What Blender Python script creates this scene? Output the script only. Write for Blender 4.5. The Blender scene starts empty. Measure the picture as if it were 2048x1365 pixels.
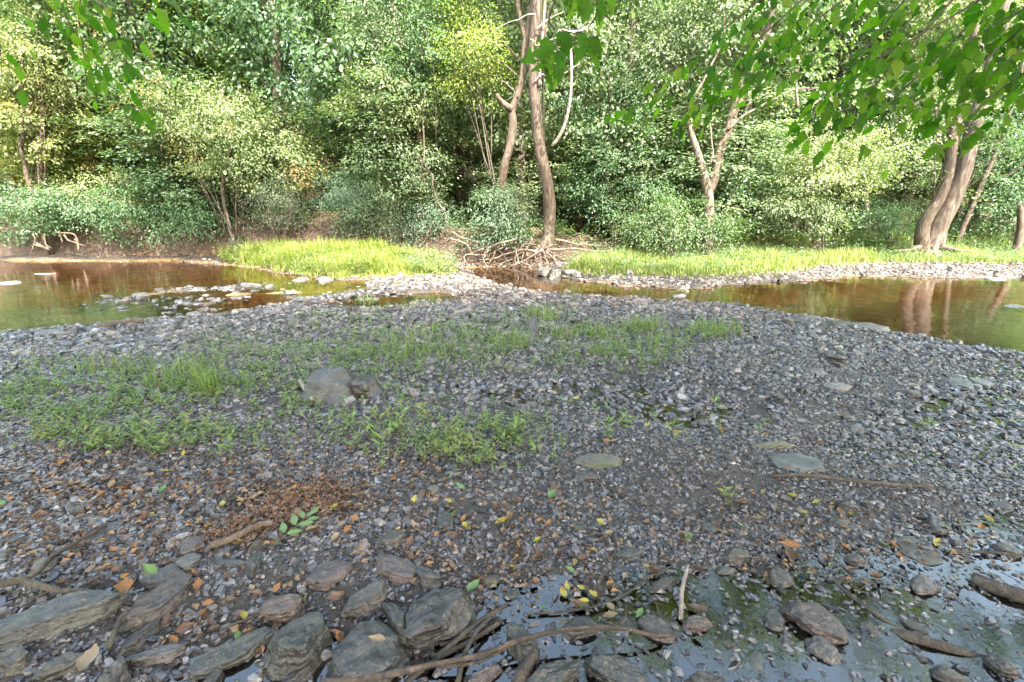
import bpy, bmesh, math, random
import numpy as np
from mathutils import Vector, Matrix, Euler

R = math.radians
SC = bpy.context.scene
COL = SC.collection

# ------------------------------------------------------------------ camera, sky, sun, exposure
F = 900.0                      # focal length in pixels of the 2048 px wide photograph
PITCH = R(15.5)
CAMH = 1.5
cam_d = bpy.data.cameras.new("camera")
cam_d.sensor_width = 36.0
cam_d.lens = 36.0 * F / 2048.0
cam_d.clip_start = 0.05
cam_d.clip_end = 2000.0
cam = bpy.data.objects.new("camera", cam_d)
COL.objects.link(cam)
cam.location = (0, 0, CAMH)
cam.rotation_euler = (R(90) - PITCH, 0, 0)
SC.camera = cam

SUN_EL, SUN_AZ = R(50), R(155)      # compass bearing from +Y towards +X: behind the camera, a little to the right
TO_SUN = Vector((math.sin(SUN_AZ) * math.cos(SUN_EL), math.cos(SUN_AZ) * math.cos(SUN_EL), math.sin(SUN_EL)))
world = bpy.data.worlds.new("World")
SC.world = world
world.use_nodes = True
wn = world.node_tree.nodes
wn.clear()
w_out = wn.new("ShaderNodeOutputWorld")
w_bg = wn.new("ShaderNodeBackground")
w_sky = wn.new("ShaderNodeTexSky")
w_sky.sky_type = 'NISHITA'
w_sky.sun_disc = False
w_sky.sun_elevation = SUN_EL
w_sky.sun_rotation = SUN_AZ
w_sky.air_density = 2.0
w_sky.dust_density = 5.0
w_sky.ozone_density = 1.0
w_bg.inputs['Strength'].default_value = 0.15
world.node_tree.links.new(w_sky.outputs[0], w_bg.inputs[0])
world.node_tree.links.new(w_bg.outputs[0], w_out.inputs[0])

sun_d = bpy.data.lights.new("sun", 'SUN')
sun_d.energy = 2.7
sun_d.angle = R(0.5)
sun_d.color = (1.0, 0.955, 0.88)
sun = bpy.data.objects.new("sun", sun_d)
COL.objects.link(sun)
sun.rotation_euler = (-TO_SUN).to_track_quat('-Z', 'Y').to_euler()
sun.location = TO_SUN * 60

SC.view_settings.view_transform = 'Standard'
SC.view_settings.look = 'None'
SC.view_settings.gamma = 1.0
SC.view_settings.use_curve_mapping = False
SC.view_settings.exposure = 3.5
SC.render.engine = 'CYCLES'
SC.cycles.use_denoising = True
SC.cycles.max_bounces = 10
SC.cycles.transparent_max_bounces = 12
SC.cycles.diffuse_bounces = 6
SC.cycles.glossy_bounces = 3
SC.cycles.transmission_bounces = 4
SC.cycles.caustics_reflective = False
SC.cycles.caustics_refractive = False
SC.cycles.sample_clamp_indirect = 4.0

# ------------------------------------------------------------------ measuring: a pixel of the photograph -> a point of the place
CT, ST = math.cos(PITCH), math.sin(PITCH)
def ray(x, y):
    u, v = (x - 1024.0) / F, (682.5 - y) / F
    return np.array([u, CT + v * ST, -ST + v * CT])
def gp(x, y, z=0.0):                      # on the level z
    d = ray(x, y); s = (z - CAMH) / d[2]
    return np.array([d[0] * s, d[1] * s, z])
def at(x, y, Y):                          # at the distance Y
    d = ray(x, y); s = Y / d[1]
    return np.array([d[0] * s, Y, CAMH + d[2] * s])
def gps(pts, z=0.0):
    return np.array([gp(x, y, z)[:2] for x, y in pts])

# ------------------------------------------------------------------ noise
def _hash(ix, iy, iz, seed):
    n = (ix * 374761393 + iy * 668265263 + iz * 1274126177 + seed * 974711) & 0xffffffff
    n = ((n ^ (n >> 13)) * 1274126177) & 0xffffffff
    n = (n ^ (n >> 16)) & 0xffffff
    return n / 8388607.5 - 1.0
def vnoise(p, seed=0):                    # value noise, p (N,3)
    p = np.asarray(p, float)
    i = np.floor(p).astype(np.int64); f = p - i
    f = f * f * (3 - 2 * f)
    out = 0
    for a in (0, 1):
        for b in (0, 1):
            for c in (0, 1):
                w = (f[:, 0] if a else 1 - f[:, 0]) * (f[:, 1] if b else 1 - f[:, 1]) * (f[:, 2] if c else 1 - f[:, 2])
                out = out + w * _hash(i[:, 0] + a, i[:, 1] + b, i[:, 2] + c, seed)
    return out
def fbm(p, seed=0, oct=3):
    o, a, q = 0, 1.0, np.asarray(p, float)
    for k in range(oct):
        o = o + a * vnoise(q, seed + k * 17); q = q * 2.03 + 11.3; a *= 0.5
    return o
def n2(x, y, s, seed=0, oct=3):
    return fbm(np.stack([np.asarray(x) * s, np.asarray(y) * s, np.zeros_like(np.asarray(x, float))], 1), seed, oct)
def sst(a, b, x):
    t = np.clip((x - a) / (b - a), 0, 1); return t * t * (3 - 2 * t)

# ------------------------------------------------------------------ objects
def setp(o, label=None, cat=None, group=None, kind=None):
    if label: o['label'] = label
    if cat: o['category'] = cat
    if group: o['group'] = group
    if kind: o['kind'] = kind
    return o
def link(name, data, parent=None, loc=None, rot=None):
    o = bpy.data.objects.new(name, data)
    COL.objects.link(o)
    if parent is not None: o.parent = parent
    if loc is not None: o.location = tuple(loc)
    if rot is not None: o.rotation_euler = tuple(rot)
    return o
def mesh(name, V, faces, mat=None, smooth=False, attrs=None):
    """faces: (M,k) array of one size or a list of such arrays"""
    me = bpy.data.meshes.new(name)
    V = np.asarray(V, np.float32)
    fl = faces if isinstance(faces, list) else [faces]
    fl = [np.asarray(f, np.int32) for f in fl if len(f)]
    idx = np.concatenate([f.ravel() for f in fl])
    tot = np.concatenate([np.full(len(f), f.shape[1], np.int32) for f in fl])
    st = np.concatenate([[0], np.cumsum(tot)[:-1]]).astype(np.int32)
    me.vertices.add(len(V)); me.vertices.foreach_set('co', V.ravel())
    me.loops.add(len(idx)); me.loops.foreach_set('vertex_index', idx)
    me.polygons.add(len(tot)); me.polygons.foreach_set('loop_start', st); me.polygons.foreach_set('loop_total', tot)
    me.polygons.foreach_set('use_smooth', np.full(len(tot), smooth, bool))
    if attrs:
        for k, a in attrs.items():
            a = np.asarray(a, np.float32)
            if a.ndim == 1:
                at_ = me.attributes.new(k, 'FLOAT', 'POINT'); at_.data.foreach_set('value', a)
            else:
                at_ = me.attributes.new(k, 'FLOAT_COLOR', 'POINT')
                at_.data.foreach_set('color', np.concatenate([a, np.ones((len(a), 1), np.float32)], 1).ravel())
    me.update(calc_edges=True)
    if mat is not None: me.materials.append(mat)
    return me
def empty(name, loc, label=None, cat=None, group=None, rot=None):
    o = link(name, None, None, loc, rot)
    o.empty_display_size = 0.1
    return setp(o, label, cat, group)

# ------------------------------------------------------------------ materials
class NT:
    def __init__(s, name):
        s.m = bpy.data.materials.new(name); s.m.use_nodes = True
        s.t = s.m.node_tree; s.t.nodes.clear()
        s.out = s.t.nodes.new('ShaderNodeOutputMaterial')
    def n(s, typ, **kw):
        nd = s.t.nodes.new(typ)
        for k, v in kw.items():
            if k.startswith('_'): setattr(nd, k[1:], v)
            else:
                key = k.replace('__', ' ')
                sock = nd.inputs[int(key[1:])] if key[0] == 'i' and key[1:].isdigit() else nd.inputs[key]
                s.put(sock, v)
        return nd
    def put(s, sock, v):
        if isinstance(v, bpy.types.NodeSocket): s.t.links.new(v, sock)
        elif isinstance(v, bpy.types.Node): s.t.links.new(v.outputs[0], sock)
        else:
            if isinstance(v, (tuple, list)) and len(v) == 3 and sock.type == 'RGBA': v = (*v, 1)
            sock.default_value = v
    def pos(s): return s.n('ShaderNodeNewGeometry').outputs['Position']
    def obj(s): return s.n('ShaderNodeTexCoord').outputs['Object']
    def noise(s, vec, scale, detail=4, rough=0.6, dist=0.0):
        return s.n('ShaderNodeTexNoise', Vector=vec, Scale=scale, Detail=detail, Roughness=rough, Distortion=dist).outputs[0]
    def ramp(s, fac, stops, interp='LINEAR'):
        nd = s.n('ShaderNodeValToRGB', Fac=fac); cr = nd.color_ramp; cr.interpolation = interp
        while len(cr.elements) < len(stops): cr.elements.new(0.5)
        for e, (p, c) in zip(cr.elements, stops):
            e.position = p; e.color = (*c, 1) if len(c) == 3 else c
        return nd.outputs[0]
    def mix(s, fac, a, b, mode='MIX'):
        nd = s.n('ShaderNodeMix', _data_type='RGBA', _blend_type=mode)
        s.put(nd.inputs[0], fac); s.put(nd.inputs[6], a); s.put(nd.inputs[7], b)
        return nd.outputs[2]
    def math(s, op, a, b=0.0, clamp=False):
        nd = s.n('ShaderNodeMath', _operation=op, _use_clamp=clamp)
        s.put(nd.inputs[0], a); s.put(nd.inputs[1], b); return nd.outputs[0]
    def rng(s, v, a, b, c, d):
        nd = s.n('ShaderNodeMapRange'); 
        for i, q in enumerate((v, a, b, c, d)): s.put(nd.inputs[i], q)
        return nd.outputs[0]
    def attr(s, name): return s.n('ShaderNodeAttribute', _attribute_name=name)
    def bump(s, h, strength=0.3, dist=0.02):
        return s.n('ShaderNodeBump', Height=h, Strength=strength, Distance=dist).outputs[0]
    def done(s, shader):
        s.put(s.out.inputs[0], shader.outputs[0] if isinstance(shader, bpy.types.Node) else shader); return s.m
def G(v): return (v, v, v)

def rock_mat(name, c0, c1, c2, rough=(0.24, 0.52), moss=None):
    t = NT(name); p = t.obj()
    oi = t.n('ShaderNodeObjectInfo').outputs['Random']
    n1 = t.noise(p, 9, 6, 0.65); n3 = t.noise(p, 60, 4, 0.7)
    st = t.noise(t.n('ShaderNodeMapping', Vector=p, Scale=(22, 34, 75)).outputs[0], 1.0, 4, 0.6)
    c = t.ramp(n1, [(0.3, c0), (0.52, c1), (0.72, c2)])
    hue = t.ramp(oi, [(0.0, (1.1, .98, .86)), (0.3, (.86, .95, .92)), (.55, (.95, .95, 1.05)), (0.8, (1.1, .93, .95)), (1, (1.25, 1.2, 1.1))])
    c = t.mix(1.0, c, hue, 'MULTIPLY')
    c = t.mix(t.rng(st, .35, .7, 0, .55), c, t.mix(.5, c, G(.012)))
    c = t.mix(t.math('MULTIPLY', t.ramp(n3, [(.58, G(0)), (.7, G(1))]), .5), c, (.26, .24, .19))
    c = t.mix(t.math('MULTIPLY', t.ramp(t.noise(p, 130, 3, .7), [(.5, G(0)), (.66, G(1))]), .45), c, t.mix(.7, c, G(.006)))
    if moss: c = t.mix(t.ramp(t.noise(p, 5, 5, .7), [(.42, G(0)), (.6, G(.8))]), c, moss)
    h = t.math('ADD', t.math('MULTIPLY', n1, .5), t.math('ADD', t.math('MULTIPLY', st, .35), t.math('MULTIPLY', n3, .3)))
    b = t.n('ShaderNodeBsdfPrincipled', Base__Color=c, Roughness=t.rng(n1, .3, .7, rough[0], rough[1]), Normal=t.bump(t.math('ADD', h, t.math('MULTIPLY', t.noise(p, 160, 3, .7), .22)), 1.0, .016))
    b.inputs['Specular IOR Level'].default_value = .6
    return t.done(b)
M = {}
M['rock'] = rock_mat('slate_wet', (.013, .0125, .011), (.042, .039, .033), (.105, .096, .078))
M['rock_brown'] = rock_mat('stone_brown', (.024, .018, .016), (.062, .047, .04), (.125, .098, .08))
M['rock_moss'] = rock_mat('stone_mossy', (.03, .032, .025), (.085, .085, .066), (.15, .145, .11), (.55, .8), (.05, .065, .02))
M['rock_dry'] = rock_mat('stone_dry', (.07, .062, .057), (.155, .135, .122), (.26, .23, .205), (.6, .85))
M['rock_grey'] = rock_mat('stone_grey', (.032, .031, .028), (.08, .077, .068), (.16, .152, .135), (.35, .65))

def pebble_mat(name, stops, rough, bump=.5):
    t = NT(name); g = t.n('ShaderNodeNewGeometry')
    r = g.outputs['Random Per Island']; p = g.outputs['Position']
    c = t.ramp(r, stops)
    n1 = t.noise(p, 45, 4, .7)
    c = t.mix(t.rng(n1, .35, .7, .0, .6), c, t.mix(.6, c, G(.015)))
    r2 = t.math('FRACT', t.math('MULTIPLY', r, 37.7))
    rough_s = t.math('ADD', t.rng(r2, 0, 1, rough[0], rough[1]), t.rng(n1, .3, .7, -.06, .1))
    b = t.n('ShaderNodeBsdfPrincipled', Base__Color=c, Roughness=rough_s, Normal=t.bump(n1, bump, .008))
    b.inputs['Specular IOR Level'].default_value = .55
    return t.done(b)
M['pebble'] = pebble_mat('pebble_wet', [(0, (.012, .012, .014)), (.22, (.036, .036, .042)), (.5, (.080, .077, .088)), (.62, (.088, .076, .078)),
                         (.72, (.06, .056, .062)), (.85, (.135, .13, .132)), (.95, (.13, .11, .105)), (1, (.21, .20, .20))], (.06, .34))
M['pebble_dry'] = pebble_mat('pebble_dry', [(0, (.04, .036, .034)), (.3, (.09, .074, .068)), (.6, (.145, .116, .105)), (.8, (.13, .088, .072)), (1, (.22, .185, .17))], (.6, .9))

def ground_mat():
    t = NT('ground_earth'); p = t.pos()
    z = t.attr('zone').outputs['Color']
    sep = t.n('ShaderNodeSeparateColor', Color=z)
    n1 = t.noise(p, 3.0, 6, .65); n2_ = t.noise(p, 28, 5, .7); n3 = t.noise(p, 120, 3, .7)
    mud = t.ramp(n2_, [(.3, (.014, .012, .012)), (.5, (.036, .032, .031)), (.7, (.075, .066, .062))])
    mud = t.mix(t.ramp(n1, [(.42, G(0)), (.62, G(.6))]), mud, (.05, .041, .035))
    silt = t.ramp(n1, [(.3, (.07, .046, .024)), (.5, (.15, .095, .045)), (.7, (.22, .145, .075))])
    dirt = t.ramp(n2_, [(.3, (.012, .008, .005)), (.5, (.038, .024, .015)), (.72, (.10, .064, .042))])
    litter = t.ramp(t.noise(p, 16, 5, .75), [(.32, (.03, .022, .014)), (.5, (.10, .062, .035)), (.66, (.19, .125, .075)), (.8, (.05, .06, .02))])
    c = t.mix(sep.outputs[0], mud, silt)
    c = t.mix(sep.outputs[1], c, dirt)
    c = t.mix(sep.outputs[2], c, litter)
    dry = t.math('ADD', sep.outputs[1], sep.outputs[2], True)
    ro = t.mix(dry, t.rng(n1, .35, .65, .08, .36), G(.9))
    h = t.math('ADD', n2_, t.math('MULTIPLY', n3, .5))
    b = t.n('ShaderNodeBsdfPrincipled', Base__Color=c, Roughness=ro, Normal=t.bump(h, .9, .03))
    return t.done(b)
M['ground'] = ground_mat()

def water_mat(name, tint, ripples, strength, dist, ior=1.333):
    t = NT(name); p = t.pos()
    mp = t.n('ShaderNodeMapping', Vector=p, Scale=(1.0, 1.6, 1.0)).outputs[0]
    h = t.math('ADD', t.noise(mp, ripples[0], 2, .5), t.math('MULTIPLY', t.noise(mp, ripples[1], 3, .55), .35))
    nm = t.bump(h, strength, dist)
    fr = t.n('ShaderNodeFresnel', IOR=ior, Normal=nm)
    tr = t.n('ShaderNodeBsdfTransparent', Color=tint)
    gl = t.n('ShaderNodeBsdfGlossy', Color=G(1.0), Roughness=.015, Normal=nm)
    return t.done(t.n('ShaderNodeMixShader', Fac=fr.outputs[0], i1=tr, i2=gl))
M['creek'] = water_mat('creek_water', (.50, .385, .24), (1.3, 6.0), .26, .02, 1.42)
M['puddle'] = water_mat('puddle_water', (.62, .54, .36), (7.0, 40.0), .16, .004, 1.6)

M['film'] = water_mat('wet_film', (.66, .58, .40), (9.0, 46.0), .3, .004, 2.2)

def leaf_mat(name, dark, lite, trans=.42, rough=.45, tip=None, spec=.4, tmul=(1.6, 1.8, .85), straw=None):
    t = NT(name); g = t.n('ShaderNodeNewGeometry')
    r = g.outputs['Random Per Island']
    oi = t.n('ShaderNodeObjectInfo').outputs['Random']
    c = t.mix(r, dark, lite)
    if straw: c = t.mix(t.ramp(t.math('FRACT', t.math('MULTIPLY', r, 53.3)), [(.86, G(0)), (.9, G(.8))]), c, straw)
    c = t.mix(1.0, c, t.ramp(oi, [(0, (.85, .95, .9)), (.5, (1, 1, 1)), (1, (1.15, 1.05, .85))]), 'MULTIPLY')
    if tip:
        c = t.mix(t.attr('tip').outputs['Fac'], c, tip)
    b = t.n('ShaderNodeBsdfPrincipled', Base__Color=c, Roughness=rough)
    b.inputs['Specular IOR Level'].default_value = spec
    tl = t.n('ShaderNodeBsdfTranslucent', Color=t.mix(1.0, c, tmul, 'MULTIPLY'))
    return t.done(t.n('ShaderNodeMixShader', Fac=trans, i1=b, i2=tl))
M['lf_mid'] = leaf_mat('leaf_mid_green', (.042, .09, .042), (.115, .17, .095))
M['lf_pale'] = leaf_mat('leaf_pale_green', (.085, .125, .066), (.20, .245, .15))
M['lf_tip'] = leaf_mat('leaf_orange_tipped', (.085, .12, .05), (.20, .235, .12), tip=(.32, .15, .05))
M['lf_yel'] = leaf_mat('leaf_yellow_green', (.11, .15, .034), (.23, .28, .07))
M['lf_blue'] = leaf_mat('leaf_blue_green', (.05, .095, .06), (.12, .17, .12))
M['lf_grey'] = leaf_mat('leaf_grey_green', (.09, .11, .075), (.16, .18, .13))
M['lf_dark'] = leaf_mat('leaf_deep_green', (.048, .088, .044), (.11, .16, .08))
M['lf_weed'] = leaf_mat('leaf_weed', (.055, .10, .02), (.17, .225, .06), trans=.3, straw=(.16, .13, .06))
M['grass'] = leaf_mat('grass_blade', (.09, .13, .018), (.19, .24, .06), trans=.35, rough=.55, straw=(.24, .19, .10))
M['grass_pale'] = leaf_mat('grass_blade_pale', (.10, .15, .03), (.18, .225, .075), trans=.35, rough=.55, straw=(.24, .19, .11))

def near_leaf_mat(name, a, b_, tmul=(1.3, 2.0, .35)):
    t = NT(name); o = t.obj()
    oi = t.n('ShaderNodeObjectInfo').outputs['Random']
    c = t.ramp(oi, [(0, a), (.5, tuple(.6 * p + .4 * q for p, q in zip(a, b_))), (.88, b_), (1, (.20, .24, .04))])
    w = t.n('ShaderNodeTexWave', Vector=o, Scale=26.0, Distortion=1.5, _bands_direction='DIAGONAL').outputs[1]
    c = t.mix(t.rng(w, .75, 1, 0, .35), c, t.mix(.5, c, (.16, .22, .06)))
    c = t.mix(t.ramp(t.noise(o, 40, 3), [(.62, G(0)), (.7, G(.5))]), c, (.10, .07, .02))
    b = t.n('ShaderNodeBsdfPrincipled', Base__Color=c, Roughness=.55)
    b.inputs['Specular IOR Level'].default_value = .12
    tl = t.n('ShaderNodeBsdfTranslucent', Color=t.mix(1.0, c, tmul, 'MULTIPLY'))
    return t.done(t.n('ShaderNodeMixShader', Fac=.6, i1=b, i2=tl))
M['near_leaf'] = near_leaf_mat('overhanging_leaf', (.03, .095, .008), (.13, .22, .025))

def litter_mat():
    t = NT('dead_leaf'); g = t.n('ShaderNodeNewGeometry'); oi = t.n('ShaderNodeObjectInfo').outputs['Random']
    r = t.math('FRACT', t.math('ADD', g.outputs['Random Per Island'], oi))
    c = t.ramp(r, [(0, (.035, .022, .016)), (.35, (.085, .05, .03)), (.6, (.14, .08, .045)), (.8, (.22, .15, .09)), (.93, (.26, .125, .035)), (1, (.14, .15, .05))])
    n1 = t.noise(g.outputs['Position'], 80, 3)
    c = t.mix(t.rng(n1, .4, .7, 0, .5), c, t.mix(.6, c, G(.02)))
    b = t.n('ShaderNodeBsdfPrincipled', Base__Color=c, Roughness=.6)
    tl = t.n('ShaderNodeBsdfTranslucent', Color=c)
    return t.done(t.n('ShaderNodeMixShader', Fac=.2, i1=b, i2=tl))
M['litter'] = litter_mat()
def flat_leaf(name, c):
    t = NT(name); n1 = t.noise(t.obj(), 50, 3)
    cc = t.mix(t.rng(n1, .4, .7, 0, .6), c, tuple(q * .45 for q in c))
    b = t.n('ShaderNodeBsdfPrincipled', Base__Color=cc, Roughness=.5)
    tl = t.n('ShaderNodeBsdfTranslucent', Color=cc)
    return t.done(t.n('ShaderNodeMixShader', Fac=.25, i1=b, i2=tl))
M['fl_brown'] = flat_leaf('fallen_brown', (.11, .06, .036))
M['fl_orange'] = flat_leaf('fallen_orange', (.26, .12, .035))
M['fl_tan'] = flat_leaf('fallen_tan', (.25, .18, .11))
M['fl_crumb_sun'] = flat_leaf('crumbled_leaf_sun_tint', (.20, .112, .08))  # reddish tone stands in for a fleck of sun on the heap
M['fl_yellow'] = flat_leaf('fallen_yellow', (.34, .29, .05))
M['fl_green'] = flat_leaf('fallen_green', (.11, .19, .06))

def bark_mat(name, c0, c1, c2, zs=3.0):
    t = NT(name); p = t.obj()
    mp = t.n('ShaderNodeMapping', Vector=p, Scale=(14, 14, zs)).outputs[0]
    n1 = t.noise(mp, 1.0, 6, .7, .6); n2_ = t.noise(p, 2.5, 4, .6); n3 = t.noise(p, 45, 4, .7)
    c = t.ramp(n1, [(.3, c0), (.5, c1), (.7, c2)])
    c = t.mix(t.ramp(n2_, [(.5, G(0)), (.68, G(.6))]), c, t.mix(.5, c, (.10, .10, .05)))
    b = t.n('ShaderNodeBsdfPrincipled', Base__Color=c, Roughness=.85, Normal=t.bump(t.math('ADD', n1, t.math('MULTIPLY', n3, .3)), .9, .03))
    return t.done(b)
M['bark'] = bark_mat('bark_brown', (.018, .012, .009), (.062, .043, .031), (.16, .115, .085))
M['bark_pale'] = bark_mat('bark_sycamore', (.03, .023, .018), (.10, .076, .06), (.24, .19, .155), 1.6)
M['bark_dark'] = bark_mat('bark_dark', (.02, .016, .012), (.06, .045, .034), (.11, .085, .065))
M['stick'] = bark_mat('stick_bark', (.017, .013, .01), (.052, .037, .028), (.12, .09, .068), 8.0)
M['stick_wet'] = bark_mat('stick_wet_bark', (.014, .012, .011), (.045, .035, .028), (.10, .08, .06), 8.0)
M['dead'] = bark_mat('bleached_wood', (.10, .08, .062), (.24, .195, .16), (.38, .33, .28), 5.0)
M['root'] = bark_mat('root_wood', (.03, .021, .015), (.10, .07, .05), (.23, .17, .13), 6.0)
M['twig'] = bark_mat('green_twig', (.03, .03, .012), (.06, .055, .025), (.10, .085, .045), 8.0)

# ------------------------------------------------------------------ the lie of the land
def sdf(poly, P):
    """signed distance to a polygon, positive inside"""
    P = np.asarray(P, float); d = np.full(len(P), 1e9); ins = np.zeros(len(P), bool)
    a = poly; b = np.roll(poly, -1, 0)
    for (ax, ay), (bx, by) in zip(a, b):
        ex, ey = bx - ax, by - ay
        wx, wy = P[:, 0] - ax, P[:, 1] - ay
        tt = np.clip((wx * ex + wy * ey) / (ex * ex + ey * ey + 1e-12), 0, 1)
        d = np.minimum(d, (wx - ex * tt) ** 2 + (wy - ey * tt) ** 2)
        c = ((ay <= P[:, 1]) != (by <= P[:, 1])) & (P[:, 0] < ex * (P[:, 1] - ay) / (ey + 1e-12) + ax)
        ins ^= c
    return np.where(ins, 1, -1) * np.sqrt(d)
W_LEFT = np.vstack([gps([(0, 668), (130, 656), (290, 643), (430, 632), (560, 612), (650, 598), (720, 588), (745, 578), (720, 562), (600, 554), (545, 541), (470, 529), (400, 523), (0, 521)]), [[-40, 16.6], [-40, 5.0], [-9.5, 5.4]]])
W_MID = gps([(600, 616), (760, 614), (900, 602), (965, 592), (880, 586), (720, 592)])
W_RIGHT = np.vstack([gps([(925, 536), (1000, 531), (1072, 531), (1085, 550), (1150, 561), (1250, 573), (1400, 577), (1560, 567), (1700, 553), (2048, 557)]), [[16, 11.2], [40, 11], [40, 4.6], [9, 4.6]],
                     gps([(2048, 712), (1900, 690), (1760, 662), (1640, 640), (1500, 618), (1350, 607), (1200, 599), (1080, 586), (990, 571), (940, 552)])])
W_PUD = np.vstack([gps([(260, 1400), (420, 1300), (560, 1290), (800, 1265), (900, 1225), (1010, 1160), (1200, 1140), (1340, 1130), (1470, 1120), (1650, 1090), (1850, 1045), (2060, 1000)]), [[3.6, 2.0], [3.6, .75], [-.9, .75]]])
W_SIDE = gps([(1600, 900), (1700, 850), (1840, 800), (1920, 745), (2000, 725), (2250, 730), (2300, 985), (2000, 975), (1800, 940)])
W_FILM = gps([(900, 775), (1000, 758), (1100, 756), (1250, 772), (1420, 800), (1480, 835), (1380, 850), (1240, 822), (1150, 812), (1030, 814), (930, 805)])
W_SHOAL = gps([(150, 612), (210, 580), (420, 573), (560, 566), (660, 590), (560, 616), (420, 628), (240, 624)])
BX = [-40, -10, -6, -4.4, -2.6, -1.0, .8, 2.2, 5, 10, 40]
BY = [16.9, 16.7, 16.3, 15.9, 15.2, 14.0, 13.7, 15.0, 15.7, 15.9, 15.9]
BH = [1.2, 1.15, 1.1, 1.0, .7, .6, .6, .5, .42, .38, .38]
BW = [.8, .8, .8, .9, .9, .8, .8, 1.4, 2.4, 3, 3]
def land(x, y):
    x = np.asarray(x, float); y = np.asarray(y, float); P = np.stack([x, y], 1)
    nz = n2(x, y, .8, 3) * .5 + n2(x, y, 3.5, 5, 2) * .3
    creek = np.maximum(sdf(W_LEFT, P), np.maximum(sdf(W_RIGHT, P), sdf(W_MID, P)))
    pud = np.maximum(sdf(W_PUD, P), np.maximum(sdf(W_SIDE, P), sdf(W_FILM, P)))
    wob = n2(x, y, 1.7, 9, 2) * .12
    creek = creek + wob * np.clip(y / 8, 0, 1) * 1.6; pud = pud + wob * .45 + np.clip(4 - y, 0, 1) * n2(x, y, 5.5, 71, 2) * .045
    h = .03 + np.minimum(.05, .05 * np.maximum(-creek, 0)) + nz * .022
    h = np.where(creek > 0, .03 + nz * .03 - np.minimum(.26, .045 + .2 * creek), h)
    sh = np.clip(sdf(W_SHOAL, P) / .5 + .5, 0, 1)
    h = np.where(creek > 0, np.maximum(h, sh * (-.02 + .05 * n2(x, y, 1.1, 61, 2)) + (1 - sh) * h), h)
    e = np.clip(-pud, 0, 1)
    pd = sdf(W_PUD, P); deep = np.where(pd > -.2, np.clip(.003 + .016 * pd, .003, .02), np.where(sdf(W_FILM, P) > -.1, .003, .006))
    h = np.where(pud > 0, np.minimum(h, -.003 - np.minimum(deep, .03 * pud) + nz * .010 + n2(x, y, 6, 73, 2) * .009), np.minimum(h, .004 + e * .12 + nz * .022))
    yb = np.interp(x, BX, BY) + n2(x, y * .3, .7, 21, 2) * .3
    t = (y - yb) / np.interp(x, BX, BW)
    bank = sst(0, 1, t) * np.interp(x, BX, BH) * (1 + .25 * n2(x, y, 1.3, 33, 2))
    far = np.maximum(y - yb, 0)
    hill = .05 * far + .30 * np.maximum(y - 24, 0) * sst(24, 34, y)
    h = h + bank + np.minimum(hill, 16) + sst(11.5, 14, y) * .05
    h = h + np.where(y > 15, nz * .15 * sst(15, 18, y), 0)
    h = h + sst(.5, -3.2, y) * 1.15 * (1 + .2 * nz)
    return h, creek, pud, t
def H(x, y): return float(land([x], [y])[0][0])

def axis(segs):
    out = []
    for a, b, n in segs: out += list(np.linspace(a, b, n, endpoint=False))
    return np.array(out + [segs[-1][1]])
def build_ground():
    xs = axis([(-120, -30, 10), (-30, -12, 40), (-12, -4, 80), (-4, 4, 130), (4, 12, 80), (12, 30, 40), (30, 120, 10)])
    ys = axis([(-60, -6, 14), (-6, .6, 22), (.6, 4, 72), (4, 9, 65), (9, 18, 90), (18, 40, 50), (40, 140, 20)])
    X, Y = np.meshgrid(xs, ys)
    x, y = X.ravel(), Y.ravel()
    z, creek, pud, t = land(x, y)
    far_in = (y > 6) 
    r = sst(-.02, .06, np.where(far_in, creek, -1)); g = sst(-.15, .1, t) * (1 - sst(1.2, 2.2, t))
    b = np.clip(sst(1.0, 2.0, t) + sst(.2, -1.5, y), 0, 1)
    r = np.maximum(r, .55 * sst(.0, .25, sdf(W_PUD, np.stack([x, y], 1))))  # silt tone lightens the puddle bed in place of mirrored yellow foliage
    nx, ny = len(xs), len(ys)
    i = np.arange(nx * ny).reshape(ny, nx)
    f = np.stack([i[:-1, :-1].ravel(), i[:-1, 1:].ravel(), i[1:, 1:].ravel(), i[1:, :-1].ravel()], 1)
    me = mesh('ground', np.stack([x, y, z], 1), f, M['ground'], True, {'zone': np.stack([r, g, b], 1)})
    setp(link('ground', me), 'gravel bar, creek bed and wooded banks', kind='structure')
build_ground()
def water_sheet(name, poly, mat, grow, label):
    c = poly.mean(0); d = poly - c
    p = c + d * (1 + grow / np.maximum(np.linalg.norm(d, axis=1), .1))[:, None]
    bm = bmesh.new()
    f = bm.faces.new([bm.verts.new((a, b, 0)) for a, b in p])
    bmesh.ops.triangulate(bm, faces=[f]); bmesh.ops.recalc_face_normals(bm, faces=bm.faces)
    if sum(q.normal.z for q in bm.faces) < 0: bmesh.ops.reverse_faces(bm, faces=bm.faces)
    me = bpy.data.meshes.new(name); bm.to_mesh(me); bm.free(); me.materials.append(mat)
    return setp(link(name, me), label, kind='structure')
water_sheet('creek_water', np.array([[-60, 4.2], [-6.3, 4.9], [-3.0, 6.1], [2.5, 6.3], [5.0, 4.4], [60, 4.0], [60, 18], [-60, 18.5]]), M['creek'], 0, 'shallow brown creek with tree reflections')
water_sheet('puddle_water', np.vstack([W_PUD[:-3], [[4.2, 2.3], [4.2, .3], [-1.3, .3]]]), M['puddle'], .25, 'still puddle among the nearest stones')
water_sheet('puddle_water', W_SIDE, M['film'], .3, 'thin film of water on the right gravel').location.z = -.002
water_sheet('puddle_water', W_FILM, M['film'], .25, 'small wet patch beside the weeds').location.z = -.002
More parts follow.
